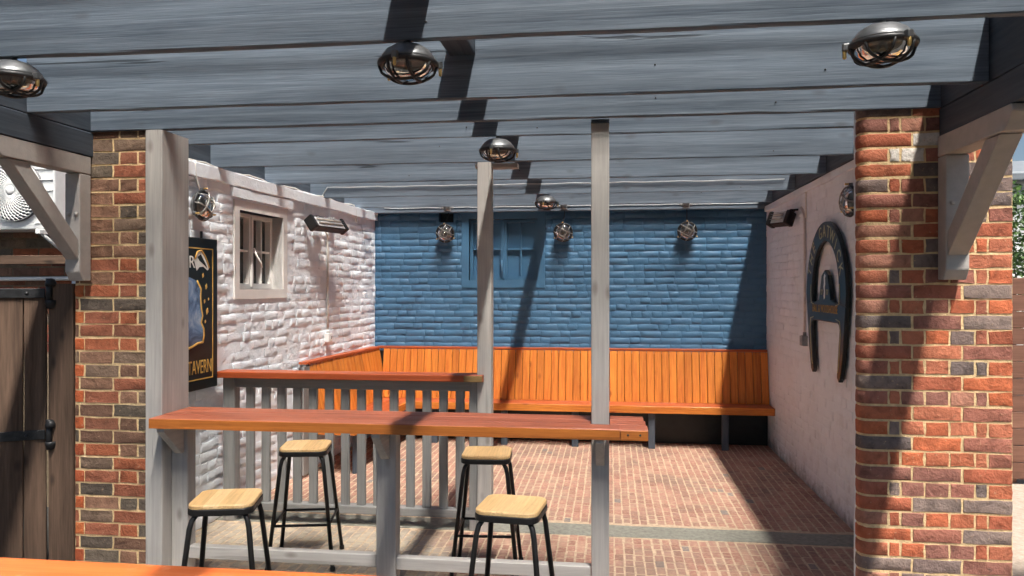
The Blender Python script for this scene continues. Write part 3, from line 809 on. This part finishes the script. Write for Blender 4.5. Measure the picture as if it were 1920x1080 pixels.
def leg_pts(sx_, sy_):
    t, b = .112, .195
    P = [(sx_*(t-.03), sy_*(t-.03), SH-.045), (sx_*(t-.006), sy_*(t-.006), SH-.05), (sx_*(t+.010), sy_*(t+.010), SH-.075), (sx_*(t+.018), sy_*(t+.018), SH-.11)]
    P.append((sx_*b, sy_*b, .0)); return P
LEGS = [tube_me(leg_pts(a, b), .0125, 10) for a, b in ((1,1),(-1,1),(-1,-1),(1,-1))]
FEET = lathe_me([(.015, 0), (.016, .02), (.0135, .025)], 10)
zs = .27; fr = .13+(.195-.13)*(SH-.11-zs)/(SH-.11)
STR = [tube_me([(-fr, s*fr, zs), (fr, s*fr, zs)], .0085, 8) for s in (-1, 1)]+[tube_me([(s*fr, -fr, zs+.0), (s*fr, fr, zs+.0)], .0085, 8) for s in (-1, 1)]
def stool(x, y, rz, label, z=0):
    Mw = TR(x, y, z) @ Matrix.Rotation(R(rz), 4, 'Z')
    s = thing('bar_stool', label, 'stool', Mw, 'bar stools round the counter')
    put('seat', SEAT, SEATWOOD, s, local=True); put('seat_rim', RIMM, BLACK, s, local=True)
    for L_ in LEGS: put('leg', L_, BLACK, s, local=True)
    for L_ in STR: put('stretcher', L_, BLACK, s, local=True)
    for a, b in ((1,1),(-1,1),(-1,-1),(1,-1)): put('foot', FEET, BLACK, s, TR(a*.194, b*.194, 0), local=True)
stool(-1.895, 4.55, 12, 'pale wood stool behind the counter on the left by the balustrade')
stool(-1.79, 3.36, 14, 'pale wood stool in front of the counter next to the tall grey post')
stool(-.735, 4.50, 4, 'pale wood stool behind the counter nearer the tall slim posts')
stool(-.445, 3.42, -6, 'pale wood stool in front of the counter towards its right end')

# ---------------------------------------------------------------- lamps
L_STUB = lathe_me([(.010, .004), (.010, -.022)], 10)
L_HOUS = lathe_me([(.022, -.016), (.055, -.021), (.078, -.036), (.090, -.052), (.094, -.056), (.099, -.066), (.101, -.074)], 36)
L_RIM = lathe_me([(.100, -.072), (.108, -.075), (.110, -.083), (.106, -.091), (.094, -.093), (.090, -.088), (.0895, -.078), (.100, -.072)], 36, cap=False)
L_REF = lathe_me([(.0005, -.068), (.05, -.070), (.088, -.080)], 30, cap=False)
L_GLASS = lathe_me([(.089, -.086), (.086, -.100), (.074, -.117), (.052, -.129), (.025, -.134), (.001, -.135)], 28, cap=False)
def dome_bar(off, axis):
    P = []
    for k in range(-8, 9):
        u = k/8; half = math.sqrt(max(0, .104**2-off**2)); a = u*half
        rr = math.hypot(a, off)/.104
        z = -.086-.058*math.sqrt(max(0, 1-rr**2))**.9 if rr < 1 else -.086
        P.append((a, off, z) if axis == 0 else (off, a, z-.002))
    return tube_me(P, .0055, 7)
L_BARS = [dome_bar(o_, a_) for o_ in (-.036, .036) for a_ in (0, 1)]
L_LUG = box_me(.024, .022, .026, .005, 2)
L_SCREW = lathe_me([(.0065, .012), (.0065, -.020), (.004, -.026)], 8)
L_BULB = lathe_me([(.012, -.066), (.014, -.09), (.022, -.105), (.018, -.120), (.002, -.126)], 16)
BULBM = M_glass('bulb_glass', (.95, .88, .76))
def lamp(Mw, label, spin=0):
    l = thing('bulkhead_lamp', label, 'lamp', Mw @ Matrix.Rotation(R(spin), 4, 'Z'), 'caged bulkhead lamps')
    put('stub', L_STUB, ALU, l, local=True)
    h = put('housing', L_HOUS, ALU, l, local=True); put('rim', L_RIM, RIM, l, local=True); put('reflector', L_REF, CREAM, l, local=True)
    put('glass', L_GLASS, GLASS, l, local=True); put('bulb', L_BULB, BULBM, l, local=True)
    for b in L_BARS: put('cage_bar', b, CAGE if Mw[2][2] < .9 else RIM, l, local=True)
    for k in range(3):
        Mr = Matrix.Rotation(R(120*k), 4, 'Z')
        g = put('lug', L_LUG, ALU, l, Mr @ TR(.113, 0, -.079), local=True)
        put('screw', L_SCREW, BRASS, g, WM[l] @ Mr @ TR(.117, 0, -.092))
    return l
def hang(px, jk, dy=.0235):
    """spot under joist jk at the column px of the photo"""
    Y = JY[jk]+dy; u = (px-960)/1420; c, s = math.cos(R(7.4)), math.sin(R(7.4))
    return TR(Y*(-s+u*c)/(c+u*s), Y, JB)
lamp(hang(765, 1), 'caged bulkhead lamp hanging under the front joist at centre left', 262)
lamp(hang(1655, 1), 'caged bulkhead lamp hanging under the front joist at top right', 292)
lamp(hang(27, 1), 'caged bulkhead lamp hanging under the front joist at the left edge', 350)
lamp(hang(933, 4), 'caged bulkhead lamp hanging just above the slim post with the cap rail', 260)
lamp(hang(1024, 7), 'small caged lamp under a rear joist between the two slim posts', 262)
def wall_lamp(Mwall, x, z, label, tilt=18, out=.0):
    M = Mwall @ TR(x, -out, z) @ Matrix.Rotation(R(-90+tilt), 4, 'X') @ Matrix.Rotation(R(28), 4, 'Z')
    return lamp(M, label)
def back_x(px):
    u = (px-960)/1420; c, s = math.cos(R(7.4)), math.sin(R(7.4)); return YB*(-s+u*c)/(c+u*s)
boxes = [(838, 'left of the blue window'), (1057, 'right of the blue window'), (1287, 'nearest the shaded corner')]
for px, w_ in boxes:
    wall_lamp(Mb, bx(back_x(px)), 2.355, 'caged round lamp on the blue wall '+w_, 14, .015)
    X = back_x(px)*.985+.0
    jb = thing('junction_box', 'small grey junction box on the rear beam above the lamp '+w_, 'junction box', TR(X, YB-.075, 2.628), 'junction boxes on the rear beam')
    put('body', box_me(.075, .05, .075, .008, 2), GREYBOX, jb, TR(X, YB-.10, 2.628)); put('lid', lathe_me([(.034, 0), (.034, .012), (.022, .022), (.001, .026)], 16), ALU, jb, TR(X, YB-.125, 2.630) @ Matrix.Rotation(R(90), 4, 'X'))
    for s in (-1, 1): put('gland', lathe_me([(.014, 0), (.012, .03), (.006, .036)], 10), GREYBOX, jb, TR(X+s*.037, YB-.10, 2.628) @ Matrix.Rotation(R(90*s), 4, 'Y'))
    put('drop_cable', tube_me([(X, YB-.09, 2.60), (X+.01, YB-.085, 2.56), (back_x(px), YB-.05, 2.47), (back_x(px), YB-.03, 2.42)], .0045, 6), BLACK, jb)
wall_lamp(Ml, 4.97-4.10, 2.285, 'caged lamp on the white wall beside the tall grey post', 0, .0)
wall_lamp(Mr_, YB-5.40, 2.30, 'caged lamp on the right white wall beside the brick pillar', 0, .0)

# ---------------------------------------------------------------- cables
def wavy(a, b, n, amp, seed, clips=9):
    rnd = random.Random(seed); P = []
    for k in range(n+1):
        t = k/n; p = Vector(a).lerp(Vector(b), t)
        p.z += amp*(-abs(math.sin(math.pi*t*clips))+rnd.uniform(-.2, .2)); P.append(p)
    return P
c = put('cable', tube_me([(-2.80, 7.10, 2.60)]+wavy((-2.74, 7.102, 2.695), (1.56, 7.102, 2.695), 60, .006, 1), .0052, 6), CABLEG)
tag(c, 'grey cable clipped along a rear joist of the roof', 'cable')
c = put('cable', tube_me(wavy((-2.60, YB-.082, 2.634), (1.60, YB-.082, 2.634), 70, .005, 2), .005, 6), CABLEG)
tag(c, 'grey cable clipped along the rearmost beam between junction boxes', 'cable')
def lwp(Y, z, out=.03): return Vector((lwx(Y)+out, Y, z))
c = put('cable', tube_me([lwp(Y, 2.595+.01*math.sin(Y*9)+ .004*math.sin(Y*31), .02) for Y in [4.9+.1*k for k in range(31)]]+[lwp(7.93, 2.55), lwp(7.94, 2.43)], .007, 6), CABLEW)
tag(c, 'white cable running along the top of the rough white wall', 'cable')
c = put('cable', tube_me([lwp(4.95, 2.60, .03), lwp(4.96, 2.5, .03), lwp(5.0, 2.42, .03), lwp(5.04, 2.37, .04)], .007, 6), CABLEW)
tag(c, 'short white cable dropping to the lamp beside the tall grey post', 'cable')

# ---------------------------------------------------------------- heaters with switch and conduit
REFL = M_plain('heater_reflector', srgb(186, 186, 188), .35, .1, .1)
def heater(Mwall, s, z, label, wlen, yaw):
    Mh = Mwall @ TR(s, 0, z)
    h = thing('patio_heater', label, 'heater', Mh, 'wall mounted infrared heaters')
    A = TR(0, -.14, 0) @ Matrix.Rotation(R(yaw), 4, 'Z') @ Matrix.Rotation(R(-36 if yaw < 20 else -24), 4, 'X')
    V, F = [], []
    bodyL = wlen
    put('body', extrude_me([(-bodyL/2, -.062), (bodyL/2, -.062), (bodyL/2, .062), (-bodyL/2, .062)], .07, .012), IRON, h, A @ TR(0, .035, 0), local=True)
    put('reflector', box_me(bodyL-.10, .004, .105, .001), REFL, h, A @ TR(0, -.036, 0), local=True)
    for zz in (-.02, .02): put('heating_tube', tube_me([(-bodyL/2+.07, 0, 0), (bodyL/2-.07, 0, 0)], .008, 8), HEATT, h, A @ TR(0, -.046, zz), local=True)
    for s_ in (-1, 1): put('end_cap', box_me(.045, .095, .135, .012, 2), BLACK, h, A @ TR(s_*(bodyL/2-.02), 0, 0), local=True)
    for s_ in (-1, 0, 1): put('guard_wire', tube_me([(-bodyL/2+.05, 0, 0), (bodyL/2-.05, 0, 0)], .0025, 6), ALU, h, A @ TR(0, -.058, s_*.025), local=True)
    put('bracket', box_me(.16, .03, .02, .003), BLACK, h, TR(0, -.06, .075), local=True)
    for s_ in (-1, 1): put('bracket_arm', tube_me([(s_*.06, 0, .08), (s_*.06, -.07, .075), (s_*.06, -.12, .03)], .010, 8), BLACK, h, local=True)
HEATT = M_plain('quartz_tube', srgb(206, 196, 184), .25, 0, .1)
heater(Ml, 6.93-4.10, 2.31, 'black and steel infrared heater high on the rough white wall', .52, -12)
heater(Mr_, YB-7.25, 2.345, 'black and steel infrared heater high on the shaded right wall', .25, 34)
def conduit(Mwall, s, ztop, zbox, mat, matbox, l1, l2, wig):
    c = put('conduit', tube_me([Mwall @ Vector(p) for p in ((s-.08*wig, -.03, ztop+.10), (s-.02*wig, -.025, ztop+.06), (s, -.018, ztop), (s+.004, -.018, (ztop+zbox)/2), (s, -.018, zbox+.03))], .011, 8), mat)
    tag(c, l1, 'conduit')
    b = thing('switch_box', l2, 'switch', Mwall @ TR(s, 0, zbox))
    put('back_box', box_me(.085, .045, .09, .005), matbox, b, TR(0, -.022, 0), local=True)
    put('cover_plate', box_me(.08, .008, .085, .003), matbox, b, TR(0, -.049, 0), local=True)
    put('rocker', box_me(.018, .006, .03, .002), GREYBOX, b, TR(.012, -.055, 0), local=True)
    put('gland', lathe_me([(.016, 0), (.014, .03)], 10), matbox, b, TR(0, -.02, .045), local=True)
conduit(Ml, 7.22-4.10, 2.17, 1.22, CABLEW, WHITEP, 'white conduit dropping from the heater on the rough white wall', 'white switch box low on the rough white wall', 1)
b = thing('switch_box', 'white isolator box at the end of the heater on the left wall', 'switch', Ml @ TR(7.30-4.1, 0, 2.36))
put('back_box', box_me(.09, .05, .12, .006), WHITEP, b, TR(0, -.025, 0), local=True)
put('cover_plate', box_me(.08, .008, .10, .003), WHITEP, b, TR(0, -.053, 0), local=True)
put('rocker', box_me(.02, .008, .03, .002), GREYBOX, b, TR(0, -.06, 0), local=True)
conduit(Mr_, YB-6.88, 2.32, 1.25, M_plain('pinkish_conduit', srgb(196, 186, 182), .5), GREYBOX, 'painted conduit running down the shaded right wall', 'grey switch box on the shaded right wall', 1)
c = put('cable', tube_me([Mr_ @ Vector(p) for p in ((YB-6.86, -.014, 2.32), (YB-6.86, -.014, 2.58), (YB-6.9, -.02, 2.60))], .007, 6), CABLEW)
tag(c, 'thin white cable rising from the right heater to the roof', 'cable')

# ---------------------------------------------------------------- tavern sign (left wall)
sg = thing('tavern_sign', 'black painted board sign lettered in gold reading TAVERN behind the grey post', 'sign', Ml @ TR(.62, 0, 1.0))
SW, SHH = .92, 1.06        # board spans x -.46..+.46
put('board', box_me(SW, .03, SHH, .004), SIGN_SHADE_BLK, sg, TR(0, -.05, SHH/2), local=True)
def frame_line(x0, x1, z0, z1, w):
    V, F = [], []
    for q in ((x0, x1, z0, z0+w), (x0, x1, z1-w, z1), (x0, x0+w, z0+w, z1-w), (x1-w, x1, z0+w, z1-w)): add_box(V, F, q[0], q[1], -.002, 0, q[2], q[3])
    return mesh('fl', V, F)
put('gold_line', frame_line(-.40, .40, .07, SHH-.07, .008), GOLD, sg, TR(0, -.0655, 0), local=True)
put('lettering', text_me('TAVERN', .135, .001, 'RIGHT', .57), GOLD, sg, TR(.385, -.0665, .155), local=True)
put('lettering', text_me('BADGER', .12, .001, 'RIGHT', 1.0), SIGNWHITE, sg, TR(.18, -.0665, .885), local=True)
def M_art():
    t = NT('painted_scene'); v = t.coords(scale=(1, 1, 1), rand=False)
    n = t.noise(v, 5.5, 6, .6, 1.2); n2 = t.noise(v, 2.3, 4, .5, .8)
    col = t.ramp(n, [(.25, srgb(28, 34, 44)), (.42, srgb(70, 92, 124)), (.55, srgb(116, 146, 186)), (.68, srgb(176, 190, 208)), (.8, srgb(60, 66, 80))])
    sx = t.n('ShaderNodeSeparateXYZ'); t.l(v, sx.inputs[0])
    low = t.ramp(t.math('ADD', sx.outputs[2], t.math('MULTIPLY', n2, .35)), [(.42, G(1)), (.56, G(0))])
    low2 = t.ramp(n, [(.35, srgb(40, 34, 38)), (.55, srgb(84, 74, 78)), (.7, srgb(150, 44, 44))])
    return t.fin(t.mix(low, col, low2), .5, None, 0, .35)
rnd = random.Random(4)
art = [(-.3, .30)]+[(-.3+.58*k/8, .30+rnd.uniform(-.012, .03)) for k in range(1, 8)]+[(.27, .33)]+[(.265+rnd.uniform(-.03, .03), .33+.42*k/9) for k in range(1, 9)]+[(.20, .76), (.05, .80), (-.12, .79), (-.3, .74)]
put('painted_scene', extrude_me(art, .002), M_art(), sg, TR(0, -.0655, 0), local=True)
cr = [( x+.008, z) for x, z in art]
put('gold_edge', tube_me([(x, 0, z) for x, z in art[8:18]], .007, 6), GOLD, sg, TR(0, -.068, 0), local=True)
put('gold_edge', tube_me([(x, 0, z) for x, z in art[0:9]], .008, 6), GOLD, sg, TR(0, -.068, 0), local=True)
bad = [(.17, .90), (.20, .955), (.25, .965), (.29, .93), (.33, .875), (.345, .845), (.33, .835), (.28, .86), (.23, .855), (.20, .83), (.185, .86)]
put('badger_head', extrude_me(bad, .002), SIGNWHITE, sg, TR(0, -.0655, 0), local=True)
put('badger_stripe', extrude_me([(.205, .925), (.245, .945), (.30, .885), (.325, .85), (.28, .875), (.23, .90)], .002), SIGN_SHADE_BLK, sg, TR(0, -.0675, 0), local=True)
put('gold_edge', tube_me([(x, 0, z) for x, z in bad[:6]], .005, 6), GOLD, sg, TR(.006, -.068, .008), local=True)
for q, (lx, lz, sc_) in enumerate(((.30, .46, .6), (.32, .52, 1.1), (.29, .60, .7), (.31, .70, .9), (.34, .62, .5), (.27, .78, .8))): put('gold_leaf', extrude_me([(0, 0), (.02*sc_, .018*sc_), (.012*sc_, .045*sc_), (-.006*sc_, .03*sc_)], .002), GOLD, sg, TR(lx, -.0657, lz), local=True)
put('hanger', box_me(.02, .012, .06, .003), IRON, sg, TR(.28, -.05, SHH+.02), local=True)
put('hanger', box_me(.02, .012, .06, .003), IRON, sg, TR(-.28, -.05, SHH+.02), local=True)

# ---------------------------------------------------------------- horseshoe sign (right wall)
SC = YB-6.145                                    # centre along the wall
hs = thing('arched_sign', 'dark green arched pub sign with two legs on the shaded white wall', 'sign', Mr_ @ TR(SC, 0, 1.02))
HW = .545
def arc(cx_, cz_, rx, rz, a0, a1, n): return [(cx_+rx*math.cos(R(a0+(a1-a0)*k/n)), cz_+rz*math.sin(R(a0+(a1-a0)*k/n))) for k in range(n+1)]
outer = [(-.36, .0), (-.40, .03), (-.46, .20), (-.52, .42)]+arc(0, .62, .545, .585, 178, 2, 28)+[(.52, .42), (.46, .20), (.40, .03), (.36, .0)]
inner_low = [(.32, .03), (.335, .12), (.385, .38), (.37, .415), (.33, .43), (-.33, .43), (-.37, .415), (-.385, .38), (-.335, .12), (-.32, .03)]
body = outer+inner_low
# top opening is cut by building the sign of two shells: ring + crossbar with the hump
ring_o = [(-.53, .555)]+arc(0, .62, .545, .585, 178, 2, 30)+[(.53, .555)]
ring_i = [(.36, .58)]+arc(0, .66, .372, .395, 2, 178, 26)+[(-.36, .58)]
legs = [(-.36, .0), (-.40, .03), (-.46, .20), (-.53, .556), (-.36, .581), (-.30, .575), (-.16, .60), (-.12, .70), (-.085, .79), (0, .83), (.085, .79), (.12, .70), (.16, .60), (.30, .575), (.36, .581), (.53, .556), (.46, .20), (.40, .03), (.36, .0)]+inner_low
put('arch', extrude_me(ring_o+ring_i, .032, .006), SIGN_SHADE_BLK, hs, TR(0, -.02, 0), local=True)
put('crossbar', extrude_me(legs, .032, .006), SIGN_SHADE_BLK, hs, TR(0, -.0195, 0), local=True)
DULLG = M_plain('dull_gilt', srgb(190, 180, 140), .5, .1, .1)
DULLG2 = M_plain('old_gold', srgb(190, 142, 66), .5, .1, .1)
for k, ch in enumerate('THE GATWICK'):
    if ch == ' ': continue
    a = 157-k*13.4
    m_ = text_me(ch, .135, .001, 'CENTER', .9)
    r_ = Matrix.Rotation(R(90-a), 4, 'Y')
    put('letter', m_, DULLG, hs, TR(.462*math.cos(R(a)), -.0535, .635+.492*math.sin(R(a))) @ r_, local=True)
put('lettering', text_me('HALL & WOODHOUSE', .088, .001, 'CENTER', .78), DULLG2, hs, TR(0, -.053, .525), local=True)
for s_, t_ in ((-1, '17'), (1, '77')): put('lettering', text_me(t_, .06, .001), DULLG, hs, TR(s_*.075, -.053, .655), local=True)
emb = [(-.012, .60), (.014, .615), (.02, .66), (.008, .69), (.024, .72), (.016, .765), (.03, .785), (.008, .80), (-.014, .775), (-.01, .73), (-.022, .70), (-.008, .665), (-.02, .63)]
put('badger_emblem', extrude_me(emb, .002), SIGNWHITE, hs, TR(0, -.0515, 0), local=True)
for s_ in (-1, 1):
    put('gold_line', tube_me([(s_*.345, -.053, .07), (s_*.365, -.053, .10), (s_*.42, -.053, .36), (s_*.40, -.053, .445), (s_*.31, -.053, .458)], .004, 6), DULLG, hs, local=True)
    put('gold_line', tube_me([(s_*.30, -.053, .56), (s_*.38, -.053, .57), (s_*.40, -.053, .64), (s_*.39, -.053, .72)], .004, 6), DULLG, hs, local=True)

# ---------------------------------------------------------------- left yard: wall, air conditioner, pipe, gate
Mk, Lk = wall_frame((-6.2, 5.46, 0), (-3.36, 5.46, 0))
kw = thing('brick_wall', 'dark shaded brick wall behind the air conditioner on the left', 'wall', Mk)
V, F = [], []; add_box(V, F, 0, Lk, 0, .2, -.1, 2.9); put('mortar_core', mesh('kc', V, F), MORTAR_DK, kw, local=True)
rnd = random.Random(77); z = 1.2; row = 0
KB = [brick_me(.214, .064, .007, 4, 3, .002, .005, 900+k) for k in range(5)]
batch = []
while z < 2.8:
    x = Lk-1.8-(.1125 if row % 2 else 0)
    while x < Lk-.1:
        M_ = TR(x+.1125, rnd.uniform(-.002, .002), z+.0375)
        put('brick', KB[rnd.randrange(5)], CLAY, kw, M_, color=rnd.choice(PAL_D+[srgb(120, 66, 54), srgb(104, 60, 50)]), local=True)
        x += .225
    z += .0752; row += 1
ac = thing('air_conditioner', 'white outdoor air conditioner with round fan grille on the left', 'air conditioner', TR(-4.5, 5.1, 2.13))
put('casing', box_me(.86, .27, .52, .012, 2), WHITEP, ac, TR(-4.50, 5.245, 2.405))
FCX, FCZ, FR = -4.385, 2.43, .225
put('fan_recess', lathe_me([(FR+.004, 0), (FR+.004, .004)], 40), M_plain('fan_shadow', (.16, .16, .17), .6), ac, TR(FCX, 5.108, FCZ) @ Matrix.Rotation(R(90), 4, 'X'))
def ringpts(r, y): return [(r*math.cos(2*math.pi*k/48), y, r*math.sin(2*math.pi*k/48)) for k in range(48)]
g = put('fan_grille', merge([(tube_me(ringpts(FR*q/11, -.03+.0012*q*q*.15), .0035, 5, True), Matrix()) for q in range(2, 12)]), WHITEP, ac, TR(FCX, 5.09, FCZ))
for q in range(40):
    P = []
    for k in range(9):
        r = .03+(FR-.03)*k/8; a = 2*math.pi*q/40+k*.11; P.append((r*math.cos(a), -.033+.018*(k/8)**2, r*math.sin(a)))
    put('grille_spoke', tube_me(P, .0045, 5), WHITEP, ac, TR(FCX, 5.09, FCZ))
put('hub', lathe_me([(.036, 0), (.034, .008), (.012, .011)], 20), WHITEP, ac, TR(FCX, 5.058, FCZ) @ Matrix.Rotation(R(90), 4, 'X'))
for q in range(6): put('casing_rib', box_me(.15, .012, .006, .002), WHITEP, ac, TR(-4.155, 5.106, 2.19+q*.08))
for xx in (-4.86, -4.16):
    put('bracket', box_me(.035, .42, .035, .003), WHITEP, ac, TR(xx, 5.26, 2.125))
    put('bracket_brace', tube_me([(xx, 5.10, 2.11), (xx, 5.44, 1.92)], .014, 6), WHITEP, ac)
c = put('drain_pipe', tube_me([(-4.12, 5.42, 2.12), (-4.12, 5.42, 1.84), (-4.13, 5.42, 1.80), (-4.17, 5.42, 1.785), (-5.6, 5.42, 1.775)], .016, 8), WHITEP)
tag(c, 'white pipe bending left below the air conditioner', 'pipe')
c = put('black_pipe', tube_me([(-3.86, 5.41, 2.6), (-3.86, 5.41, 1.3)], .022, 8), IRON)
tag(c, 'black vertical pipe on the dark brick wall at left', 'pipe')
c = put('timber_rail', plank_me(1.5, .05, .055, .003, 8, .001, 300), GATEWOOD, None, TR(-3.75, 4.30, 1.885))
tag(c, 'dark brown horizontal rail above the wooden gate', 'rail')
gp = thing('gate_post', 'dark brown timber gate post beside the left brick pillar', 'post', TR(-3.12, 3.99, 0))
vpost('shaft', -3.125, 4.03, 0, 1.735, .155, .12, GATEWOOD, gp, 301)
Mg = TR(-3.215, 3.985, 0) @ Matrix.Rotation(R(28), 4, 'Z')
gt = thing('wooden_gate', 'dark weathered board gate with black strap hinges at left', 'gate', Mg)
xg = -.004
for k, w in enumerate((.115, .155, .175, .145, .15, .16)):
    put('board', plank_me(1.62, w-.006, .028, .003, 10, .002, 310+k), GATEWOOD, gt, TR(xg-w/2, 0, .85) @ RY90 @ Matrix.Rotation(R(90), 4, 'X') @ Matrix.Rotation(R(90), 4, 'X') @ Matrix.Rotation(R(-90), 4, 'X'), local=True)
    xg -= w
for zc, nm in ((1.68, 0), (.87, 1)):
    h = put('strap_hinge', box_me(.80, .010, .055, .003), IRON, gt, TR(-.41, -.022, zc), local=True)
    put('knuckle', tube_me([(.012, -.03, zc-.085), (.012, -.03, zc+.085)], .018, 10), IRON, h, WM[gt].copy())
    put('hinge_pin', lathe_me([(.03, 0), (.03, .02), (.02, .04), (.004, .046)], 12), IRON, h, WM[gt] @ TR(.02, -.03, zc+.04))
    put('hinge_cup', lathe_me([(.004, -.05), (.024, -.04), (.03, -.015), (.03, 0)], 12), IRON, h, WM[gt] @ TR(.02, -.03, zc-.04))
    for xx in (-.1, -.3, -.52, -.7): put('rivet', lathe_me([(.011, 0), (.008, .005), (.001, .007)], 10), IRON, h, WM[gt] @ TR(xx, -.027, zc) @ Matrix.Rotation(R(90), 4, 'X'))
put('ledge', plank_me(.9, .03, .12, .003, 6, .001, 320), GATEWOOD, gt, TR(-.46, .03, 1.62), local=True)

# ---------------------------------------------------------------- right yard beyond the pillar
FENCEM = M_wood('brown_fence_stain', srgb(96, 66, 54), srgb(126, 90, 74), 0, .7, 9, .4, .4, .1)
fn = thing('board_fence', 'brown horizontal board fence beyond the right pillar', 'fence', TR(4.4, 7.1, 0))
for k in range(12):
    put('board', plank_me(2.2, .02, .142, .003, 6, .001, 400+k % 3), FENCEM, fn, TR(4.5, 7.15, .11+.147*k))
for xx in (3.5, 5.4): vpost('post', xx, 7.22, 0, 1.80, .09, .09, FENCEM, fn, 404)
wbld = thing('white_house', 'white rendered house far behind the fence at the right edge', 'building', TR(14, 22, 0))
RENDER = M_plain('white_render', srgb(222, 222, 220), .8, 0, .04, 3)
V, F = [], []; add_box(V, F, 10, 20, 21, 29, -.1, 4.7); put('wall', mesh('hw', V, F), RENDER, wbld)
me = mesh('roof', [(9.7, 20.6, 4.6), (20.3, 20.6, 4.6), (20.3, 29.4, 4.6), (9.7, 29.4, 4.6), (9.7, 25, 5.6), (20.3, 25, 5.6), (9.7, 20.6, 4.45), (20.3, 20.6, 4.45), (20.3, 29.4, 4.45), (9.7, 29.4, 4.45)], [(0,1,5,4), (2,3,4,5), (0,4,3), (1,2,5), (6,7,1,0), (7,8,2,1), (8,9,3,2), (9,6,0,3), (9,8,7,6)])
put('roof', me, M_plain('grey_roof', srgb(120, 126, 132), .7, 0, .1, 4), wbld)
for xx in (11.6, 14.0, 16.6): 
    f_ = put('window', box_me(1.1, .08, 1.2, .01), WHITEJ, wbld, TR(xx, 20.98, 2.9)); put('pane', box_me(.95, .02, 1.05, .003), PANE, f_, TR(xx, 20.93, 2.9))
def M_leaf():
    t = NT('leaf_green'); gi = t.n('ShaderNodeNewGeometry')
    col = t.ramp(gi.outputs['Random Per Island'], [(0, (.035, .075, .018)), (.5, (.07, .14, .03)), (1, (.12, .20, .05))])
    t.b.inputs['Subsurface Weight'].default_value = 0
    return t.fin(col, .5, None, 0, .4)
bush = thing('leafy_shrub', 'green leafy shrub rising above the brown fence at right', 'shrub', TR(4.5, 8.0, 0))
rnd = random.Random(12); V, F = [], []
for _ in range(9000):
    cxx, cyy, czz, rr = rnd.choice(((4.2, 8.0, 1.9, .62), (4.9, 8.1, 1.6, .7), (4.35, 7.9, 1.2, .6), (5.3, 8.2, 2.2, .6), (4.6, 8.0, 2.35, .5), (3.95, 8.0, 2.25, .5), (4.0, 8.0, 1.75, .5), (4.05, 8.1, 2.3, .45)))
    d = Vector((rnd.gauss(0, 1), rnd.gauss(0, 1), rnd.gauss(0, 1))).normalized()*rr*rnd.uniform(.55, 1.05); p = Vector((cxx, cyy, czz))+d
    if p.y < 7.3 or p.z < .1: continue
    a = Vector((rnd.gauss(0, 1), rnd.gauss(0, 1), rnd.gauss(0, .6))).normalized(); b_ = a.cross(Vector((rnd.gauss(0, 1), rnd.gauss(0, 1), rnd.gauss(0, 1)))).normalized()
    l, w = rnd.uniform(.045, .08), rnd.uniform(.018, .03); i = len(V)
    V += [p-a*l/2, p+b_*w/2, p+a*l/2, p-b_*w/2]; F.append((i, i+1, i+2, i+3))
put('foliage', mesh('leaves', V, F), M_leaf(), bush, kind='stuff')
for q in range(5):
    a = q*1.3; put('stem', tube_me([(4.5+.1*math.cos(a), 8+.1*math.sin(a), 0), (4.5+.3*math.cos(a), 8+.3*math.sin(a), .9), (4.5+.55*math.cos(a), 8+.4*math.sin(a), 1.9)], [.025, .018, .006], 6), GATEWOOD, bush)
tb = thing('picnic_table', 'yellow pine picnic table corner at the lower right edge', 'table', TR(2.9, 3.9, 0))
YPINE = M_wood('yellow_pine', srgb(206, 150, 70), srgb(238, 190, 104), 0, .5, 9, .2, .2, .05)
MT = TR(2.72, 4.15, 0) @ Matrix.Rotation(R(-35), 4, 'Z')
for k in range(4): put('top_plank', plank_me(1.4, .135, .04, .006, 8, .001, 420+k), YPINE, tb, MT @ TR(.25, -.1+.14*k, .72))
for s_ in (-1,): put('seat_plank', plank_me(1.4, .2, .04, .006, 8, .001, 425), YPINE, tb, MT @ TR(.25, -.55, .44))
for xx in (-.2, .7):
    put('leg', tube_me([MT @ Vector((xx, -.05, .70)), MT @ Vector((xx, -.5, 0))], .04, 6), YPINE, tb); put('leg', tube_me([MT @ Vector((xx, .25, .70)), MT @ Vector((xx, .7, 0))], .04, 6), YPINE, tb)
